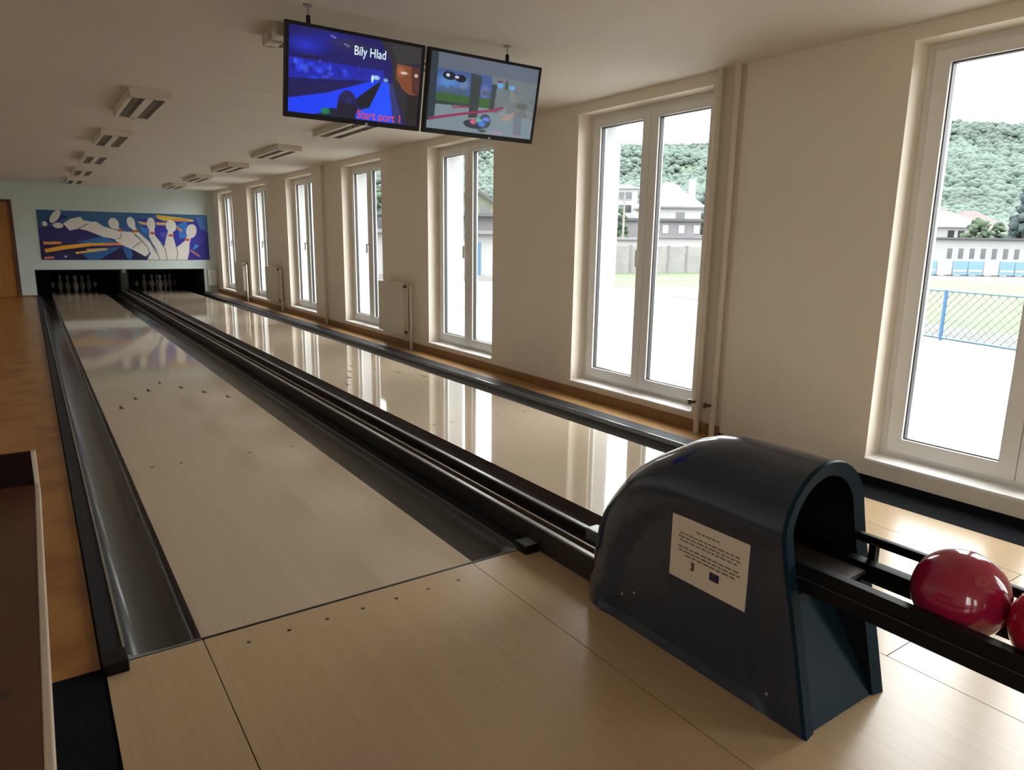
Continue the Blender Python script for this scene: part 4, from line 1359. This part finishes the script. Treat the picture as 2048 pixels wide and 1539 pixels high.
t = thing('white_house', (o_.x, o_.y, GZ), 'tall white house with dark windows left of the white-roofed house', 'house')
FB(o_, d_, n_).fbox(0, w_, 0, 6, GZ, zt_).build('wall', X_['white'], t)
FB(o_, d_, n_).fhip(-0.3, w_ + 0.3, -0.3, 6.3, zt_, zt_ + 0.7, 0.4).build('roof', X_['tin'], t)
for s in (0.12, 0.45):
    for z in (1.2, 2.6):
        FB(o_, d_, n_).fbox(w_ * s, w_ * s + 0.7, -0.04, 0.05, zt_ - z, zt_ - z + 0.8).build('window', X_['pane'], t)
p = at_depth(1246, 470, dW + 10)
t = thing('utility_pole', (p.x, p.y, GZ), 'pale wooden utility pole with a crossbar in front of the white house', 'pole')
ph = at_depth(1246, 392, dW + 10).z
MB().tube((p.x, p.y, GZ - 0.05), (p.x, p.y, ph), 0.10, 8, 0.07).build('pole_shaft', X_['panel'], t, smooth=40)
MB().tube((p.x - 0.5, p.y + 0.3, ph - 0.3), (p.x + 0.5, p.y - 0.3, ph - 0.3), 0.05, 6).build('crossbar', X_['grey'], t)

# white building with a blue door, seen through the third window
q0 = on_z(960, 562, GZ)
dD = (q0 - CAM).dot(fw)
o_, d_, w_, zt_, zb_, n_ = facade(700, 1010, 464, 560, dD)
t = thing('blue_door_building', (o_.x, o_.y, GZ), 'white building with a grey upper storey and a bright blue door', 'building')
FB(o_, d_, n_).fbox(0, w_, 0, 6, GZ - 0.05, zt_).build('wall', X_['white'], t)
FB(o_, d_, n_).fbox(0, w_, -0.12, 0.02, GZ - 0.05, GZ + 0.28).build('plinth', X_['panel'], t)
FB(o_, d_, n_).fbox(-0.1, w_ + 0.1, -0.5, 0.3, zt_ - 0.06, zt_ + 0.10).build('ledge', X_['grey'], t)
z2 = at_depth(960, 434, dD).z
FB(o_, d_, n_).fbox(0, w_, 0.05, 6, zt_ + 0.1, z2).build('upper_wall', X_['grey'], t)
FB(o_, d_, n_).fbox(-0.2, w_ + 0.2, -0.45, 6.3, z2, z2 + 0.16).build('roof', X_['dark'], t)
k_ = w_ / 310
dr = FB(o_, d_, n_).fbox((940 - 700) * k_, (961 - 700) * k_, -0.04, 0.05, GZ + 0.1, at_depth(950, 484, dD).z).build('door', X_['door_blue'], t)
FB(o_, d_, n_).fbox((941 - 700) * k_, (943 - 700) * k_, -0.06, -0.03, GZ + 0.1, at_depth(950, 484, dD).z).build('door_post', X_['white'], dr)
FB(o_, d_, n_).fbox((946 - 700) * k_, (955 - 700) * k_, 0.0, 0.1, zt_ + 0.18, z2 - 0.1).build('window', X_['cyan'], t)
for px in (742, 760, 800):
    FB(o_, d_, n_).fbox((px - 700) * k_, (px + 9 - 700) * k_, 0.0, 0.1, zt_ + 0.18, z2 - 0.1).build('window', X_['pane'], t)
o_, d_, w_, zt_, zb_, n_ = facade(896, 1000, 416, 470, dD + 14)
t = thing('gabled_house', (o_.x, o_.y, GZ), 'pale yellow gabled house with a faded red roof behind the blue-door building', 'house')
FB(o_, d_, n_).fbox(0, w_, 0, 8, GZ, zt_).build('wall', X_['yellow'], t)
zg = at_depth(948, 380, dD + 14).z
FB(o_, d_, n_).fgable(0, w_, 0.02, 7.9, zt_ - 0.01, zg).build('gable', X_['yellow'], t)
for sgn in (0, 1):
    s_a, s_b = (-0.4, w_ / 2) if sgn == 0 else (w_ + 0.4, w_ / 2)
    rise = (zg - zt_) / (w_ / 2) * 0.4
    vs = []
    for s, z in ((s_a, zt_ - rise), (s_b, zg), (s_b, zg + 0.22), (s_a, zt_ - rise + 0.22)):
        for q in (-0.4, 8.3):
            pp = o_ + d_ * s + n_ * q
            vs.append((pp.x, pp.y, z))
    MB().add(vs, [(0, 2, 4, 6), (1, 7, 5, 3), (0, 1, 3, 2), (2, 3, 5, 4), (4, 5, 7, 6), (6, 7, 1, 0)]).build('roof_slope', X_['tile'], t)
    vs2 = []
    for s, z in ((s_a, zt_ - rise), (s_b, zg), (s_b, zg + 0.2), (s_a, zt_ - rise + 0.2)):
        for q in (-0.46, -0.40):
            pp = o_ + d_ * s + n_ * q
            vs2.append((pp.x, pp.y, z))
    MB().add(vs2, [(0, 2, 4, 6), (1, 7, 5, 3), (0, 1, 3, 2), (2, 3, 5, 4), (4, 5, 7, 6), (6, 7, 1, 0)]).build('verge_board', X_['dark'], t)
FB(o_, d_, n_).fbox(w_ * 0.62, w_ * 0.78, -0.04, 0.05, zt_ - 0.6, zt_ + 0.1).build('window', X_['pane'], t)


# trees: lumpy crown of many small leaf clumps on a trunk
def ico(sub):
    bm = bmesh.new()
    bmesh.ops.create_icosphere(bm, subdivisions=sub, radius=1.0)
    v = np.array([x.co[:] for x in bm.verts])
    f = np.array([[q.index for q in x.verts] for x in bm.faces])
    bm.free()
    return v, f


ICO1, ICO2 = ico(1), ico(2)


def clumps(name, centres, radii, m, parent=None, ic=ICO2, jit=0.22, squash=0.85):
    v, f = ic
    n = len(centres)
    V = v[None] * (1 + jit * rng.standard_normal((n, len(v), 1)))
    V = V * np.asarray(radii)[:, None, None] * np.array([1, 1, squash]) + np.asarray(centres)[:, None, :]
    Fc = f[None] + (np.arange(n) * len(v))[:, None, None]
    o0 = np.array(ORG.get(parent, Vector()))
    me = bpy.data.meshes.new(name)
    me.from_pydata((V.reshape(-1, 3) - o0).tolist(), [], Fc.reshape(-1, 3).tolist())
    me.polygons.foreach_set('use_smooth', [True] * len(me.polygons))
    return obj_from(name, me, m, parent)


def tree(px, py_base, py_top, rpx, depth, m, label, name='tree', conical=False):
    b = at_depth(px, py_base, depth)
    z1 = at_depth(px, py_top, depth).z
    r = rpx * depth / F_PX
    t = thing(name, (b.x, b.y, GZ), label, 'tree')
    h = z1 - GZ
    MB().tube((b.x, b.y, GZ - 0.05), (b.x, b.y, GZ + h * 0.6), 0.05 * h, 8, 0.02 * h).build('trunk', X_['bark'], t, smooth=40)
    n = 90
    u = rng.uniform(0, 1, n)
    zz = GZ + h * (0.15 + 0.80 * u)
    prof_ = (1 - u) ** 0.8 if conical else np.sqrt(np.clip(1 - (2 * u - 0.9) ** 2 / 1.25, 0.05, 1))
    th = rng.uniform(0, 2 * np.pi, n)
    rr = r * prof_ * np.sqrt(rng.uniform(0.2, 1, n))
    c = np.stack([b.x + rr * np.cos(th), b.y + rr * np.sin(th), zz], 1)
    clumps('crown', c, rng.uniform(0.14, 0.26, n) * r * 1.3, m, t, ICO1 if depth > 90 else ICO2)


tree(1950, 500, 436, 24, 68, X_['leaf'], 'round green tree standing in front of the pink-roofed house')
tree(1990, 500, 442, 16, 69, X_['leaf'], 'smaller light green tree just right of the round one')
tree(2042, 505, 372, 36, 72, X_['leaf_dark'], 'tall dark evergreen tree to the right of the houses', conical=True)
tree(1236, 470, 412, 18, dW + 12, X_['leaf'], 'bushy green tree beside the utility pole')
tree(752, 520, 372, 26, dD + 25, X_['leaf'], 'tall leafy tree rising behind the far end of the blue-door building')
tree(1418, 470, 372, 26, dH + 6, X_['leaf_dark'], 'dark tree beside the white-roofed house')

# wooded hill all along the far side of the valley
NR, NA = 46, 150
rad = np.linspace(112, 430, NR)
azs = np.radians(np.linspace(-12, 118, NA))


def hill_h(r, az):
    t_ = np.clip((r - 112) / 215, 0, 1)
    base_ = 46 * (t_ ** 1.25) * (1 + 0.05 * np.sin(az * 7 + 0.6) + 0.03 * np.sin(az * 17 + 2))
    return GZ - 1.0 + base_ + 1.2 * np.sin(r * 0.07 + az * 9) * t_ - 0.08 * np.clip(r - 335, 0, None)


rows = []
for r in rad:
    rows.append([(CAM.x + r * math.sin(a), CAM.y + r * math.cos(a), float(hill_h(r, a))) for a in azs])
hill = MB().grid(rows).build('hillside', X_['meadow'], None, smooth=80)
tag(hill, 'green wooded hill rising behind the houses', kind='structure')
N = 27000
r_ = 112 + 235 * rng.uniform(0, 1, N) ** 0.85
a_ = np.radians(rng.uniform(8, 84, N))
keep = (np.sin(r_ * 0.045 + a_ * 6) + 0.6 * np.sin(a_ * 31 + r_ * 0.02) > -0.75) | (a_ > math.radians(56)) | (rng.uniform(0, 1, N) > 0.72)
r_, a_ = r_[keep], a_[keep]
cz = hill_h(r_, a_) + 1.0
cen = np.stack([CAM.x + r_ * np.sin(a_), CAM.y + r_ * np.cos(a_), cz], 1)
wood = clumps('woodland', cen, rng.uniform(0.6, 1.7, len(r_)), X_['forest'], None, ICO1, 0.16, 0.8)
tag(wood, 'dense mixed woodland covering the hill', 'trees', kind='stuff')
